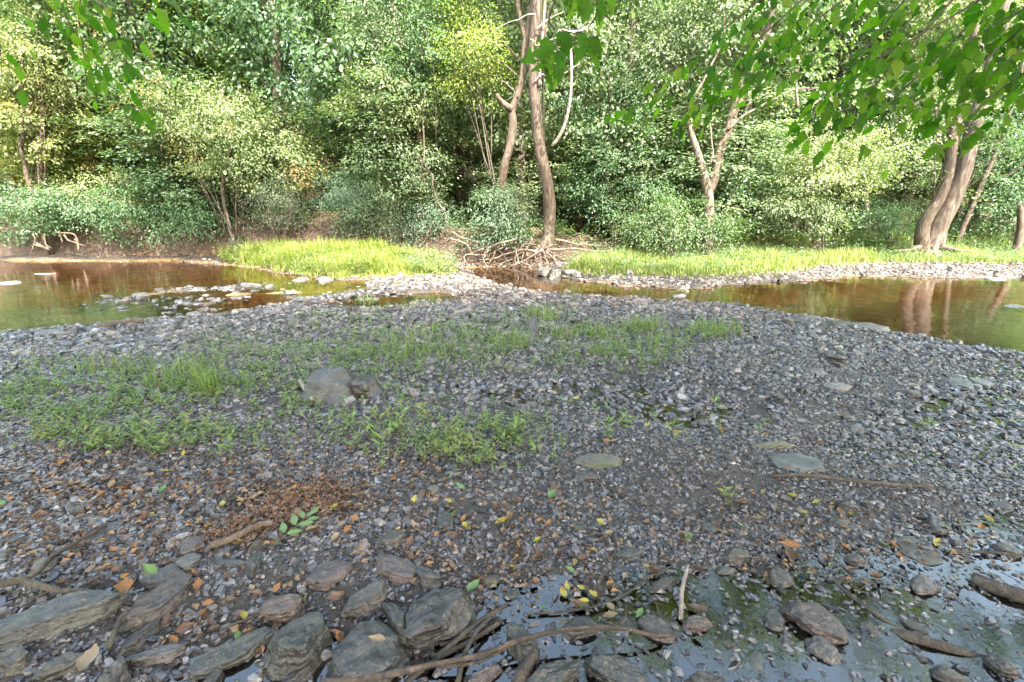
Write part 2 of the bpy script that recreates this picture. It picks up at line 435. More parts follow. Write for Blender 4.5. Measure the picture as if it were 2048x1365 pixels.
# ------------------------------------------------------------------ gravel (one mass nobody could count)
def gravel(name, mat, label, rng, P, size, flat=(.16, .5), elong=1.7, tilt=.26, lift=.3):
    """shards of slate: six-sided chips with a smaller, tilted, uneven top"""
    n = len(P)
    k = 6
    ang = (np.arange(k) / k * 2 * np.pi)[None, :] + rng.uniform(-.38, .38, (n, k))
    rad = rng.uniform(.62, 1.12, (n, k))
    el = rng.uniform(1.0, elong, n)
    bx = np.cos(ang) * rad * el[:, None]; by = np.sin(ang) * rad / el[:, None] ** .5
    top = rng.uniform(.5, .92, (n, k))
    off = rng.uniform(-.18, .18, (n, 2, 1))
    th = rng.uniform(flat[0], flat[1], n)
    tz = th[:, None] * rng.uniform(.7, 1.2, (n, k))
    lo = np.stack([bx, by, -th[:, None] * .8 + 0 * bx], 2)
    hi = np.stack([bx * top + off[:, 0], by * top + off[:, 1], tz], 2)
    L = np.concatenate([lo, hi], 1) * (size[:, None, None] * .5)
    yaw = rng.uniform(0, 2 * np.pi, n); ax = rng.uniform(0, 2 * np.pi, n); tl = np.abs(rng.normal(0, tilt, n))
    c, s = np.cos(yaw), np.sin(yaw)
    x = L[..., 0] * c[:, None] - L[..., 1] * s[:, None]; y = L[..., 0] * s[:, None] + L[..., 1] * c[:, None]; z = L[..., 2]
    kx, ky = np.cos(ax)[:, None], np.sin(ax)[:, None]; ct, st = np.cos(tl)[:, None], np.sin(tl)[:, None]
    dot = kx * x + ky * y
    X = x * ct + ky * z * st + kx * dot * (1 - ct)
    Y = y * ct - kx * z * st + ky * dot * (1 - ct)
    Z = z * ct + (kx * y - ky * x) * st
    V = np.stack([X, Y, Z], 2) + P[:, None, :]
    V[..., 2] += (size * th * lift)[:, None]
    i = (np.arange(n) * 12)[:, None]
    side = np.stack([np.stack([i[:, 0] + a, i[:, 0] + (a + 1) % 6, i[:, 0] + 6 + (a + 1) % 6, i[:, 0] + 6 + a], 1) for a in range(6)], 1).reshape(-1, 4)
    cap = i + np.arange(6, 12)[None, :]
    me = mesh(name, V.reshape(-1, 3), [side, cap], mat)
    return setp(link(name, me), label, kind='stuff')

rg = np.random.default_rng(11)
def fan(n, d0, d1, rng, pw=1.0, side=1.25):
    """points on the ground in front of the camera between two distances"""
    u = rng.uniform(0, 1, n)
    y = (d0 ** (pw + 1) + u * (d1 ** (pw + 1) - d0 ** (pw + 1))) ** (1 / (pw + 1))
    x = rng.uniform(-1, 1, n) * (y * 1.14 + .35) * side
    return x, y
def bed_gravel():
    parts, sizes = [], []
    for n, d0, d1, s0, s1 in ((15500, .85, 1.9, .011, .038), (22000, 1.7, 3.0, .014, .048), (20000, 2.8, 5.0, .022, .066), (15000, 4.6, 7.2, .038, .105), (6500, 6.9, 9.0, .05, .13)):
        x, y = fan(n, d0, d1, rg)
        z, creek, pud, t = land(x, y)
        bare = n2(x, y, 1.7, 203, 2) + rg.normal(0, .3, n)
        film = sdf(W_FILM, np.stack([x, y], 1)) > 0
        keep = (bare > -1.0) & (creek < (.5 if d0 < 6 else .12)) & (y < 9) & ((pud < .05) | (rg.uniform(0, 1, n) < np.where(film, .6, np.where(y < 2.2, .62, .85))))
        s = s0 + (s1 - s0) * rg.beta(1.3, 3.2, n)
        s = s * 1.1 * (1 + .25 * np.clip(n2(x, y, .75, 201, 2), -.8, 1.2)) * np.where(pud > 0, np.where(y < 2.2, 1.12, 1.35), 1)
        big = rg.uniform(0, 1, n) < .05
        s = np.where(big, s * 1.6, s)
        wet = pud > 0     # stones of the puddle lie on each other and break the surface
        z = np.where(wet, np.maximum(z, -.006 - .012 * np.clip(pud - .3, 0, 1)) + rg.uniform(0, .007, n) * (rg.uniform(0, 1, n) < .7 - .5 * np.clip(pud, 0, 1)), z)
        parts.append(np.stack([x, y, z], 1)[keep]); sizes.append(s[keep])
    gravel('wet_gravel', M['pebble'], 'wet slate gravel covering the whole bar', rg, np.concatenate(parts), np.concatenate(sizes))
    x, y = fan(22000, 6.3, 15.5, rg, pw=.4, side=1.1)
    z, creek, pud, t = land(x, y)
    keep = (z > -.09) & (t < .2) & ((rg.uniform(0, 1, len(x)) < .22) | (z > 0))
    isl = gps([(840, 624), (1100, 622), (1300, 628), (1560, 644), (1420, 604), (1280, 588), (880, 580)])
    keep &= (y > 9.3) | (sdf(isl, np.stack([x, y], 1)) + rg.normal(0, .25, len(x)) > 0)
    s = np.where(z > 0, .035 + .15 * rg.beta(1.2, 4.0, len(x)), .03 + .09 * rg.beta(1.2, 3.0, len(x)))
    q = gps([(150, 614), (210, 578), (420, 570), (600, 562), (760, 576), (960, 582), (960, 596), (700, 606), (560, 620), (420, 630), (240, 628)])
    k = rg.uniform(size=(9000, 2)) * (q.max(0) - q.min(0)) + q.min(0)
    k = k[(sdf(q, k) > 0)][:2600]; k = k[n2(k[:, 0], k[:, 1], .9, 14, 2) > -.15]
    gravel('shallow_stones', M['pebble'], 'small grey stones breaking the surface of the left shallows', rg, np.column_stack([k, np.maximum(land(k[:, 0], k[:, 1])[0], -.04)]), .05 + .15 * rg.beta(1.1, 3.5, len(k)))
    gravel('shore_gravel', M['pebble_dry'], 'pale dry gravel along both shores of the creek', rg, np.stack([x, y, z], 1)[keep], s[keep])
bed_gravel()

# ------------------------------------------------------------------ rocks one can tell apart
_ico = {}
def ico(level):
    if level not in _ico:
        bm = bmesh.new(); bmesh.ops.create_icosphere(bm, subdivisions=level, radius=1.0)
        V = np.array([v.co[:] for v in bm.verts]); Fc = np.array([[v.index for v in f.verts] for f in bm.faces]); bm.free()
        _ico[level] = (V / np.linalg.norm(V, axis=1)[:, None], Fc)
    return _ico[level]
def rock_mesh(L, W, T, seed, mat, level=4, shape='slab', rough=1.0, taper=0.0):
    """a broken stone: rounded intersection of random planes, then ledges and grain. Base at z = 0."""
    r = np.random.default_rng(seed)
    D, Fc = ico(level)
    N, dist = [], []
    k = {'slab': 7, 'block': 7, 'round': 11, 'shard': 5, 'plate': 8}[shape]
    a0 = r.uniform(0, 2 * np.pi)
    for i in range(k):
        a = a0 + (i + r.uniform(-.33, .33)) / k * 2 * np.pi
        tiltz = r.uniform(-.25, .55) if shape in ('block', 'round') else r.uniform(-.1, .35)
        N.append((math.cos(a), math.sin(a), tiltz)); dist.append(r.uniform(.74, 1.0))
    N.append((r.uniform(-.3, .3), r.uniform(-.3, .3), 1)); dist.append(r.uniform(.7, .85))
    N.append((r.uniform(-.6, .6), r.uniform(-.6, .6), 1)); dist.append(r.uniform(.85, 1.0))
    N.append((0, 0, -1)); dist.append(.8)
    if shape == 'round':
        for i in range(6):
            v = r.normal(0, 1, 3); v[2] = abs(v[2]); N.append(tuple(v)); dist.append(r.uniform(.85, 1))
    N = np.array(N); N /= np.linalg.norm(N, axis=1)[:, None]; dist = np.array(dist)
    p = 10 if shape == 'round' else 34
    q = (np.maximum(D @ N.T, 0) / dist[None, :]) ** p
    rad = np.sum(q, 1) ** (-1 / p)
    V = D * rad[:, None]
    sd = seed % 9973
    V = V * (1 + (.10 if shape == 'round' else .05) * rough * fbm(V * 1.7 + sd, sd, 2)[:, None])
    led = vnoise(np.stack([V[:, 2] * 7 + sd, V[:, 0] * .8, V[:, 1] * .8], 1), sd + 5)
    led = led * .4 + .6 * np.round(led * 2.2) / 2.2
    V[:, :2] *= (1 + .08 * rough * led)[:, None]
    top = fbm(V * np.array([2.2, 3.0, 1]) + sd, sd + 9, 3)
    V[:, 2] += .09 * rough * (top * .5 + .5 * np.round(top * 3) / 3)
    zt = np.clip((V[:, 2] + .8) / 1.7, 0, 1)
    V[:, :2] *= (1 - taper * zt)[:, None]; V[:, 0] -= taper * .35 * zt
    V *= np.array([L / 2, W / 2, T / 2 * 1.2])
    V += (min(L, W, T * 2) * .035 * rough) * fbm(V * (6.0 / max(min(L, W), .02)) + sd, sd + 3, 3)[:, None] * D
    V[:, 2] -= np.percentile(V[:, 2], 4)
    return mesh('rock', V, Fc, mat, False)
ROCKSPOT = []
def rock(px, py, w, h, ang, label, t=None, shape='slab', mat='rock', seed=None, tilt=(0, 0), level=None, sink=.28, name='rock', cat='rock', z=None, rough=1.0):
    """px,py: centre in the photograph; w,h: long and short extent there; ang: slope of the long axis there (degrees, anticlockwise)"""
    seed = seed if seed is not None else int(px * 7 + py * 13)
    a = R(ang); c, s = math.cos(a), math.sin(a)
    g0 = gp(px, py, .03)
    dep = math.hypot(*g0[:2]); k = math.atan2(CAMH, dep)
    e1 = gp(px + w / 2 * c, py - w / 2 * s, .03) - gp(px - w / 2 * c, py + w / 2 * s, .03)
    e2 = gp(px + h / 2 * s, py + h / 2 * c, .03) - gp(px - h / 2 * s, py - h / 2 * c, .03)
    L = float(np.linalg.norm(e1)); Wf = abs(float(np.cross(e1[:2], e2[:2]))) / L
    ratio = {'slab': .42, 'block': .75, 'round': .7, 'shard': .45, 'plate': .22}[shape]
    if t is None: t = ratio * min(L, Wf) * .8
    W = max(Wf - .55 * t / math.tan(k) * abs(c), Wf * .42)
    yaw = math.atan2(e1[1], e1[0])
    g = gp(px, py + 0.12 * h, .03 + t * .3)
    zz = max(H(g[0], g[1]), -.05) - t * sink if z is None else z
    lev = level or (5 if w * h > 5500 else 4 if w * h > 900 else 3)
    me = rock_mesh(L * 1.08, W * 1.08, t, seed, M[mat], lev, shape, rough, .45 if name == 'boulder' else 0)
    o = link(name, me, None, (g[0], g[1], zz), (R(tilt[0]), R(tilt[1]), yaw))
    ROCKSPOT.append((g[0], g[1], max(L, W) / 2))
    return setp(o, label, cat, 'rocks on the gravel bar')

rock(115, 1243, 285, 62, 17, 'long grey-green slate slab slanting up beside the forked branch', shape='slab', t=.075, seed=3)
rock(318, 1208, 155, 46, 33, 'thick grey slab with a dead leaf on its lower end, right of the longest slab', t=.075, seed=5)
rock(375, 1129, 66, 38, 8, 'flat oval grey stone just in front of the small purple stone', t=.04, shape='round', mat='rock_grey')
rock(385, 1100, 56, 32, 20, 'small purple-grey stone leaning behind the flat oval stone', shape='shard', mat='rock_brown', tilt=(10, 0))
rock(330, 1157, 58, 58, 50, 'pointed slate wedge between the oval stone and the thick slab', shape='block', t=.05)
rock(458, 1129, 78, 20, -4, 'thin flat slate strip right of the oval stone', shape='plate', t=.022)
rock(509, 1129, 44, 30, 70, 'small upright grey wedge right of the thin slate strip', shape='block')
rock(660, 1143, 84, 40, 24, 'blocky brown-grey slab lying alone behind the round brownish stone', t=.05, mat='rock_brown')
rock(560, 1199, 88, 64, 8, 'rounded purplish brown stone behind the big pointed rock', shape='round', t=.075, mat='rock_brown')
rock(593, 1262, 138, 100, 42, 'big pointed grey rock standing in the left end of the puddle', shape='block', t=.15, seed=17)
rock(462, 1284, 195, 56, 26, 'long ridged slate slab left of the big pointed rock', t=.075, seed=8)
rock(313, 1297, 124, 38, 14, 'flat tan-grey slab lying below the narrow slate shard', t=.045, mat='rock_grey')
rock(284, 1265, 105, 30, 42, 'narrow slate shard leaning over the flat tan-grey slab', shape='shard', t=.045)
rock(222, 1345, 66, 56, 60, 'dark stubby rock at the near edge below the flat tan-grey slab', shape='block', t=.09)
rock(125, 1330, 118, 42, 22, 'dark long lumpy rock at the near edge below the longest slab', shape='round', t=.07)
rock(30, 1327, 70, 48, 15, 'dark grey slab end in the near left corner', t=.06)
rock(421, 1343, 62, 36, 62, 'small tan pointed stone at the near edge left of the flat shard', shape='shard', mat='rock_brown', t=.06)
rock(595, 1334, 112, 34, 40, 'flat grey shard at the near edge below the big pointed rock', shape='shard', t=.04)
rock(16, 1298, 60, 30, 5, 'brown lumpy stone under the near end of the longest slab', shape='round', mat='rock_brown')
rock(213, 1077, 98, 26, 27, 'slim slate splinter beyond the forked branch', shape='shard', t=.03)
rock(97, 1147, 48, 36, 10, 'small squarish grey stone in the crook of the forked branch', shape='block', mat='rock_grey')
rock(29, 1093, 48, 22, 6, 'dark flat stone at the left edge beyond the forked branch', shape='plate', t=.02)
rock(12, 1124, 44, 26, 4, 'grey flat stone at the left edge touching the forked branch', shape='plate', t=.025)
rock(53, 971, 44, 16, 15, 'dark slate chip among brown leaves left of the lone orange leaf', shape='plate', t=.02)
rock(447, 983, 52, 18, 5, 'thin pale slate chip in front of the leafy gravel', shape='plate', mat='rock_grey')
rock(524, 923, 32, 16, 12, 'small pale slate chip at the near rim of the left weeds', shape='plate', mat='rock_grey')
rock(793, 1131, 78, 48, -18, 'flat brownish slab with a broken top behind the great lumpy rock', t=.05, mat='rock_brown', tilt=(6, 4))
rock(853, 1145, 54, 46, -30, 'blocky dark stone leaning on the great lumpy rock', shape='block', t=.06)
rock(732, 1184, 84, 52, 32, 'rough grey-green slab left of the great lumpy rock', t=.06, seed=44)
rock(876, 1207, 142, 108, 25, 'great lumpy grey rock with dead grass straws on top', shape='block', t=.14, seed=23)
rock(740, 1287, 150, 128, 30, 'broad flat knobbly slab with a curled leaf on it in the near centre', shape='slab', t=.10, seed=29)
rock(787, 1224, 84, 36, -62, 'upright slate shard wedged between the two largest near rocks', shape='shard', t=.07, tilt=(0, -14))
rock(787, 1080, 58, 30, 18, 'dark wet slate stone beyond the flat brownish slab', shape='slab', t=.035)
rock(890, 1048, 36, 32, 60, 'small upright pair of slate chips in the middle gravel', shape='block', t=.045)
rock(1045, 1264, 98, 62, -52, 'smooth slanting block between the twigs and the curved stick', shape='block', t=.08, seed=31)
rock(1105, 1329, 112, 76, 14, 'dark angular block at the near edge under the curved stick', shape='block', t=.10, seed=37)
rock(1161, 1234, 74, 48, 15, 'dark humped stone with a yellow leaf above the curved stick', shape='block', t=.07)
rock(1233, 1319, 122, 66, -26, 'dark triangular rock in the puddle below the curved stick', shape='block', t=.09, seed=41)
rock(1318, 1238, 84, 50, -30, 'flat brown-topped stone at the rim of the sky reflection', t=.05, mat='rock_brown')
rock(972, 1334, 84, 32, 34, 'tan wedge-shaped stone left of the wooden chunk', shape='shard', t=.05, mat='rock_brown')
rock(1104, 1240, 30, 24, 80, 'tiny upright stone in the puddle beside the humped stone', shape='block')
rock(1251, 1229, 40, 26, -40, 'small tilted slate chip in the wet mud above the curved stick', shape='shard')
rock(1328, 1153, 64, 28, 22, 'low dark stone at the tip of the thin wet twig', t=.03)
rock(1196, 932, 92, 28, 2, 'flat mossy slab in the middle gravel beside a thin twig', shape='plate', t=.04, mat='rock_moss')
rock(1170, 962, 38, 20, 5, 'small dark stone in front of the flat mossy slab', shape='round', t=.035)
rock(1262, 1096, 50, 28, 8, 'dark slate piece in the wet gravel below the thin twig', shape='slab', t=.035)
rock(981, 1149, 38, 17, 4, 'small flat purple-brown stone right of the great lumpy rock', shape='plate', mat='rock_brown', t=.025)
rock(866, 991, 27, 16, 5, 'small pale stone in the gravel before the sparse weeds', shape='round', mat='rock_grey')
rock(831, 977, 40, 12, -12, 'thin dark sliver of slate before the sparse weeds', shape='shard', t=.018)
rock(958, 1010, 20, 16, 10, 'small tan round stone in the middle gravel', shape='round', mat='rock_brown')
rock(1545, 889, 76, 19, 5, 'low humped mossy stone just beyond the large flat stone on the right', shape='round', t=.05, mat='rock_moss')
rock(1590, 926, 96, 44, -22, 'large flat grey stone beside the long straight stick on the right', shape='slab', t=.045, mat='rock_grey', seed=51)
rock(1696, 1012, 36, 20, -10, 'small brown block below the long straight stick', shape='block', mat='rock_brown')
rock(1678, 1038, 34, 22, 10, 'small grey wedge below the brown block on the right', shape='shard')
rock(1875, 1038, 44, 30, -15, 'slate lump just beyond the broad dark plate on the right', shape='block')
rock(1843, 1083, 102, 48, -14, 'broad dark wet plate of slate lying in the right shallows', shape='plate', t=.03)
rock(1474, 1101, 54, 28, -6, 'brown block at the puddle rim, largest of the small cluster there', shape='block', mat='rock_brown')
rock(1454, 1126, 36, 20, 4, 'flat pale stone at the puddle rim before the brown block', shape='plate', mat='rock_grey', t=.025)
rock(1563, 1138, 54, 40, -10, 'smooth dark flat stone at the rim of the yellow reflection', shape='slab', t=.035)
rock(1852, 1152, 54, 38, -30, 'pale speckled stone half in water below the broad dark plate', shape='block', mat='rock_grey')
rock(1642, 1222, 138, 58, -26, 'long brown block rising out of the puddle on the right', shape='block', t=.08, mat='rock_brown', seed=61)
rock(1550, 1221, 50, 38, -20, 'dark knob in the water left of the long brown block', shape='block', t=.05)
rock(1648, 1276, 84, 52, -22, 'smooth grey stone in the water below the long brown block', shape='round', t=.05, mat='rock_grey')
rock(1398, 1226, 66, 46, 5, 'dark wet stone carrying a red-brown leaf in the puddle', shape='round', t=.06, mat='rock_brown')
rock(1515, 1298, 48, 44, 80, 'pale olive stone just under the puddle surface', shape='round', t=.03, mat='rock_grey')
rock(1420, 1345, 86, 54, -12, 'dark squarish rock with a pale straw on top at the near edge', shape='block', t=.07, seed=67)
rock(1634, 1358, 66, 30, -15, 'grey slab end at the near edge right of the sky reflection', t=.04, mat='rock_grey')
rock(2018, 1086, 62, 24, -12, 'dark stone at the right edge before the driftwood', shape='slab', t=.05)
rock(2005, 1002, 50, 20, -10, 'flat dark stone at the right edge of the gravel', shape='plate', t=.03)
rock(1714, 1107, 38, 20, -12, 'small brown stone in the wet gravel left of the broad dark plate', shape='block', mat='rock_brown')
rock(1418, 1053, 30, 26, -40, 'small dark upright stone above the puddle rim cluster', shape='block')
rock(1900, 1330, 90, 40, -20, 'dark stone under water in the near right corner', shape='round', t=.06)
rock(2010, 1310, 80, 40, -25, 'black wet stone at the near right edge', shape='round', t=.07)
# the boulder and stones farther off
rock(672, 774, 136, 64, 6, 'big humped grey boulder sitting among the weeds', shape='round', t=.27, sink=.15, mat='rock', rough=.7, tilt=(0, 4), seed=98, level=5, name='boulder', cat='boulder')
rock(726, 778, 60, 40, 10, 'dark stone tucked against the right side of the boulder', shape='block', t=.16)
rock(690, 800, 40, 18, 20, 'flat pale chip leaning at the foot of the boulder', shape='shard', mat='rock_grey', tilt=(15, 0))
rock(1690, 634, 120, 16, -3, 'broad pale flagstone at the edge of the right pool', shape='plate', t=.07, mat='rock_dry', seed=73)
rock(1682, 650, 60, 14, -8, 'dark flagstone just below the broad pale flagstone', shape='plate', t=.06)
rock(1745, 652, 60, 14, -6, 'grey flagstone right of the dark flagstone by the pool', shape='plate', t=.06, mat='rock_grey')
rock(1620, 636, 40, 12, 0, 'small grey flagstone left of the broad pale flagstone', shape='plate', t=.05, mat='rock_grey')
rock(1673, 778, 58, 22, 3, 'smooth pale flat stone alone on the right gravel', shape='round', t=.06, mat='rock_dry')
rock(1669, 722, 36, 16, -4, 'dark humped stone on the right gravel beyond the smooth pale stone', shape='block', t=.07)
rock(1629, 752, 44, 14, -8, 'grey flat stone left of the smooth pale stone', shape='plate', t=.04, mat='rock_grey')
rock(1920, 758, 46, 24, -6, 'grey green stone standing in the thin film of water on the right', shape='slab', t=.06, mat='rock_grey')
rock(1964, 756, 46, 18, -8, 'flat grey stone right of its neighbour in the thin water film', shape='plate', t=.05, mat='rock_grey')
rock(1425, 716, 22, 12, 0, 'small black stone on the gravel right of the grass tufts', shape='block', t=.06)
rock(1182, 783, 32, 12, -10, 'dark flat stone at the rim of the small wet patch', shape='plate', t=.03)
rock(1064, 668, 24, 34, 70, 'black upright pointed stone among the middle weeds', shape='shard', t=.16, tilt=(0, -20))
rock(88, 640, 84, 14, 8, 'slate slab lying half in the left pool', shape='plate', t=.06, mat='rock_grey')
rock(100, 668, 60, 12, 6, 'pale flat slab on the left gravel at the pool rim', shape='plate', t=.05, mat='rock_grey')
rock(14, 560, 40, 13, 0, 'pale domed stone in the left pool at the edge of view', shape='round', t=.12, mat='rock_dry')
rock(92, 543, 46, 7, 0, 'low pale stone far out in the left pool', shape='plate', t=.08, mat='rock_dry')
rock(501, 564, 42, 10, 0, 'smooth domed stone alone in brown water of the left pool', shape='round', t=.13, mat='rock_grey')
rock(282, 586, 34, 8, 3, 'flat blue-grey stone in the left pool', shape='plate', t=.06, mat='rock_grey')
rock(388, 631, 34, 12, 4, 'pale sunlit lump on the left shore', shape='round', t=.10, mat='rock_dry')
rock(480, 622, 40, 10, 0, 'pale sunlit flat block on the left shore', shape='slab', t=.09, mat='rock_dry')
rock(602, 553, 26, 12, 10, 'grey leaning stone by the bright green reflection', shape='block', t=.14, mat='rock_grey')
rock(648, 552, 32, 14, 0, 'rounded grey stone with a mossy side by the grass', shape='round', t=.18, mat='rock_grey')
rock(655, 598, 36, 9, 0, 'reddish flat stone in the middle shallows', shape='slab', t=.09, mat='rock_brown')
rock(700, 626, 14, 14, 70, 'dark pointed stone at the rim of the weeds', shape='shard', t=.12)
rock(788, 625, 30, 12, 5, 'dark squared stone at the rim of the middle shallows', shape='block', t=.12)
rock(822, 645, 24, 12, 0, 'dark blocky stone among weeds below the squared stone', shape='block', t=.12)
rock(846, 655, 30, 10, 0, 'grey slab right of the dark blocky stone', shape='slab', t=.08, mat='rock_grey')
rock(735, 592, 44, 9, 0, 'long dark stone in the middle shallows', shape='slab', t=.10)
rock(925, 628, 34, 10, 12, 'pale slab half grown over at the rim of the middle weeds', shape='slab', t=.08, mat='rock_dry')
rock(1359, 586, 26, 12, 4, 'pale stone alone in the channel, left of two', shape='block', t=.12, mat='rock_dry')
rock(1414, 602, 18, 7, 0, 'tiny white stone in the channel near the right shore', shape='block', t=.07, mat='rock_dry')
rock(1584, 603, 30, 7, 0, 'flat grey stone alone in the right pool', shape='plate', t=.06, mat='rock_grey')
rock(1134, 576, 14, 12, 0, 'white stone at the mouth of the inlet', shape='block', t=.13, mat='rock_dry')
rock(1112, 545, 18, 14, 30, 'upright pale stone on the spit right of the tree roots', shape='shard', t=.2, mat='rock_dry')
rock(1086, 542, 24, 12, 0, 'pale angular stone on the spit under the leaning tree', shape='block', t=.16, mat='rock_dry')
rock(1150, 548, 22, 10, 0, 'pale flat stone on the spit beside the grass', shape='slab', t=.12, mat='rock_dry')
rock(1280, 607, 34, 10, 0, 'pale domed stone on the near shore of the channel', shape='round', t=.12, mat='rock_dry')
rock(1030, 596, 20, 9, 0, 'reddish stone on the sunlit gravel island', shape='block', t=.12, mat='rock_dry')
rock(1992, 553, 36, 8, 0, 'white flat stone on the far right shore', shape='slab', t=.1, mat='rock_dry')
rock(2030, 606, 34, 10, 0, 'blue-grey stone in the right pool at the edge of view', shape='slab', t=.1, mat='rock_grey')
rock(1140, 545, 30, 8, 0, 'long pale sunlit stone lying across the spit', shape='plate', t=.1, mat='rock_dry')
N_HERO = len(ROCKSPOT)

def more_rocks():
    """plain stones of the bar, the riffle and the shores: copies of twelve shapes"""
    r = random.Random(5)
    base = {}
    for key, mats in (('bar', ('rock', 'rock_brown', 'rock_grey')), ('shore', ('rock_dry', 'rock_grey'))):
        for i in range(9):
            sh = ('slab', 'plate', 'block', 'plate', 'shard', 'slab', 'block', 'plate', 'round')[i]
            rt = {'slab': .4, 'plate': .22, 'block': .6, 'shard': .35, 'round': .55}[sh]
            me = rock_mesh(1, r.uniform(.5, .8), rt * .75, 900 + i * 7 + (50 if key == 'shore' else 0), M[mats[i % len(mats)]], 3, sh)
            base.setdefault(key, []).append(me)
    zones = [  # polygon in the photograph, how many, size range in m, kind, label
        ([(0, 1000), (700, 960), (720, 1150), (380, 1090), (0, 1040)], 22, (.035, .075), 'bar', 'small slate stone among brown dead leaves on the near left gravel'),
        ([(620, 1000), (1350, 980), (1400, 1120), (900, 1130), (700, 1100)], 26, (.03, .065), 'bar', 'small dark stone lying in the near middle gravel'),
        ([(1350, 960), (2040, 1000), (2000, 1180), (1400, 1110)], 24, (.035, .075), 'bar', 'small wet stone on the near right gravel above the puddle'),
        ([(930, 1150), (2000, 1180), (1950, 1330), (1000, 1300)], 60, (.03, .085), 'bar', 'small stone standing in the near puddle'),
        ([(1240, 760), (2000, 720), (2040, 960), (1300, 940)], 26, (.06, .13), 'bar', 'flat slate piece on the right gravel'),
        ([(1450, 645), (1800, 668), (1980, 710), (1500, 740)], 24, (.09, .2), 'bar', 'slate piece on the bar just below the right pool'),
        ([(0, 680), (560, 645), (520, 720), (0, 770)], 24, (.09, .2), 'bar', 'flat slate piece on the left gravel between weeds and pool'),
        ([(180, 580), (600, 566), (660, 612), (420, 622), (200, 615)], 90, (.10, .30), 'bar', 'grey stone in the stony shallows of the left pool'),
        ([(560, 548), (900, 548), (930, 580), (720, 575)], 18, (.12, .3), 'shore', 'sunlit stone on the gravel in front of the bright grass'),
        ([(690, 576), (980, 574), (960, 592), (700, 598)], 20, (.12, .28), 'bar', 'dark wet stone in the middle riffle'),
        ([(880, 592), (1290, 594), (1300, 622), (900, 618)], 26, (.10, .24), 'shore', 'pale sunlit stone on the middle gravel island'),
        ([(1090, 548), (1560, 552), (1380, 570), (1120, 560)], 22, (.14, .34), 'shore', 'pale sunlit stone along the far shore under the right grass'),
        ([(1600, 540), (2048, 540), (2048, 556), (1620, 552)], 16, (.14, .36), 'shore', 'pale stone on the far right shore before the leaning trunks'),
    ]
    for poly, n, (s0, s1), key, label in zones:
        n = round(n * .58)
        W = gps(poly, .02); lo, hi = W.min(0), W.max(0); k = 0; tries = 0
        while k < n and tries < 4000:
            tries += 1
            x, y = r.uniform(lo[0], hi[0]), r.uniform(lo[1], hi[1])
            if sdf(W, [(x, y)])[0] < 0: continue
            s = s0 + (s1 - s0) * r.random() ** 1.8
            if any((x - a) ** 2 + (y - b) ** 2 < (s * .5 + c * .9) ** 2 for a, b, c in ROCKSPOT): continue
            h = H(x, y)
            if h < -.2: continue
            h = max(h, -.045)
            o = link('rock', r.choice(base[key]), None, (x, y, h - s * .03), (r.gauss(0, .1), r.gauss(0, .1), r.uniform(0, 6.28)))
            o.scale = (s, s, s * r.uniform(.8, 1.2))
            setp(o, label, 'rock', 'small stones lying about the creek bed')
            ROCKSPOT.append((x, y, s / 2)); k += 1
more_rocks()
# ------------------------------------------------------------------ tubes: sticks, roots, trunks, limbs
def spline(P, n):
    P = np.asarray(P, float)
    if len(P) == 2: return P[0] + (P[1] - P[0]) * np.linspace(0, 1, n)[:, None]
    Q = np.vstack([2 * P[0] - P[1], P, 2 * P[-1] - P[-2]])
    out = []
    for u in np.linspace(0, len(P) - 1 - 1e-6, n):
        i = int(u); t = u - i
        a, b, c, d = Q[i:i + 4]
        out.append(.5 * ((2 * b) + (c - a) * t + (2 * a - 5 * b + 4 * c - d) * t * t + (3 * b - a - 3 * c + d) * t ** 3))
    return np.array(out)
def tube_geo(P, r0, r1, n=14, k=8, seed=0, bump=.12, flare=0.0, wig=0.0):
    C = spline(P, n)
    if wig: C = C + wig * np.stack([fbm(C * 2.2 + seed + 40 * i, seed + i, 2) for i in range(3)], 1) * np.sin(np.linspace(0, np.pi, n))[:, None]
    T = np.gradient(C, axis=0); T /= np.linalg.norm(T, axis=1)[:, None] + 1e-9
    up = np.array([0, 0, 1.0]) if abs(T[0][2]) < .9 else np.array([1.0, 0, 0])
    Nn = np.cross(T[0], up); Nn /= np.linalg.norm(Nn)
    V = []
    for i in range(n):
        Nn = Nn - T[i] * (Nn @ T[i]); Nn /= np.linalg.norm(Nn)
        B = np.cross(T[i], Nn)
        s = i / (n - 1); rr = r0 + (r1 - r0) * s ** .85 + flare * r0 * math.exp(-s * n * .45)
        a = np.arange(k) / k * 2 * np.pi
        ring = np.cos(a)[:, None] * Nn + np.sin(a)[:, None] * B
        q = C[i] + ring * rr
        m = 1 + bump * fbm(np.stack([np.cos(a) * 1.3 + seed, np.sin(a) * 1.3, np.full(k, s * n * .35)], 1), seed, 2)
        V.append(C[i] + ring * (rr * m)[:, None])
    V = np.concatenate(V + [C[:1], C[-1:]])
    i = np.arange((n - 1) * k).reshape(n - 1, k)
    q = np.stack([i, np.roll(i, -1, 1), np.roll(i, -1, 1) + k, i + k], 2).reshape(-1, 4)
    e = np.arange(k); c0, c1 = n * k, n * k + 1
    caps = np.concatenate([np.stack([np.full(k, c0), np.roll(e, -1), e], 1), np.stack([np.full(k, c1), (n - 1) * k + e, (n - 1) * k + np.roll(e, -1)], 1)])
    return V, q, caps
def join_geo(gs):
    V, Q, T, o = [], [], [], 0
    for v, q, t in gs:
        V.append(v); Q.append(q + o); T.append(t + o); o += len(v)
    return np.concatenate(V), [np.concatenate(Q), np.concatenate(T)]
def tubes(name, gs, mat, parent=None, smooth=True):
    V, Fc = join_geo(gs)
    return link(name, mesh(name, V, Fc, mat, smooth), parent)
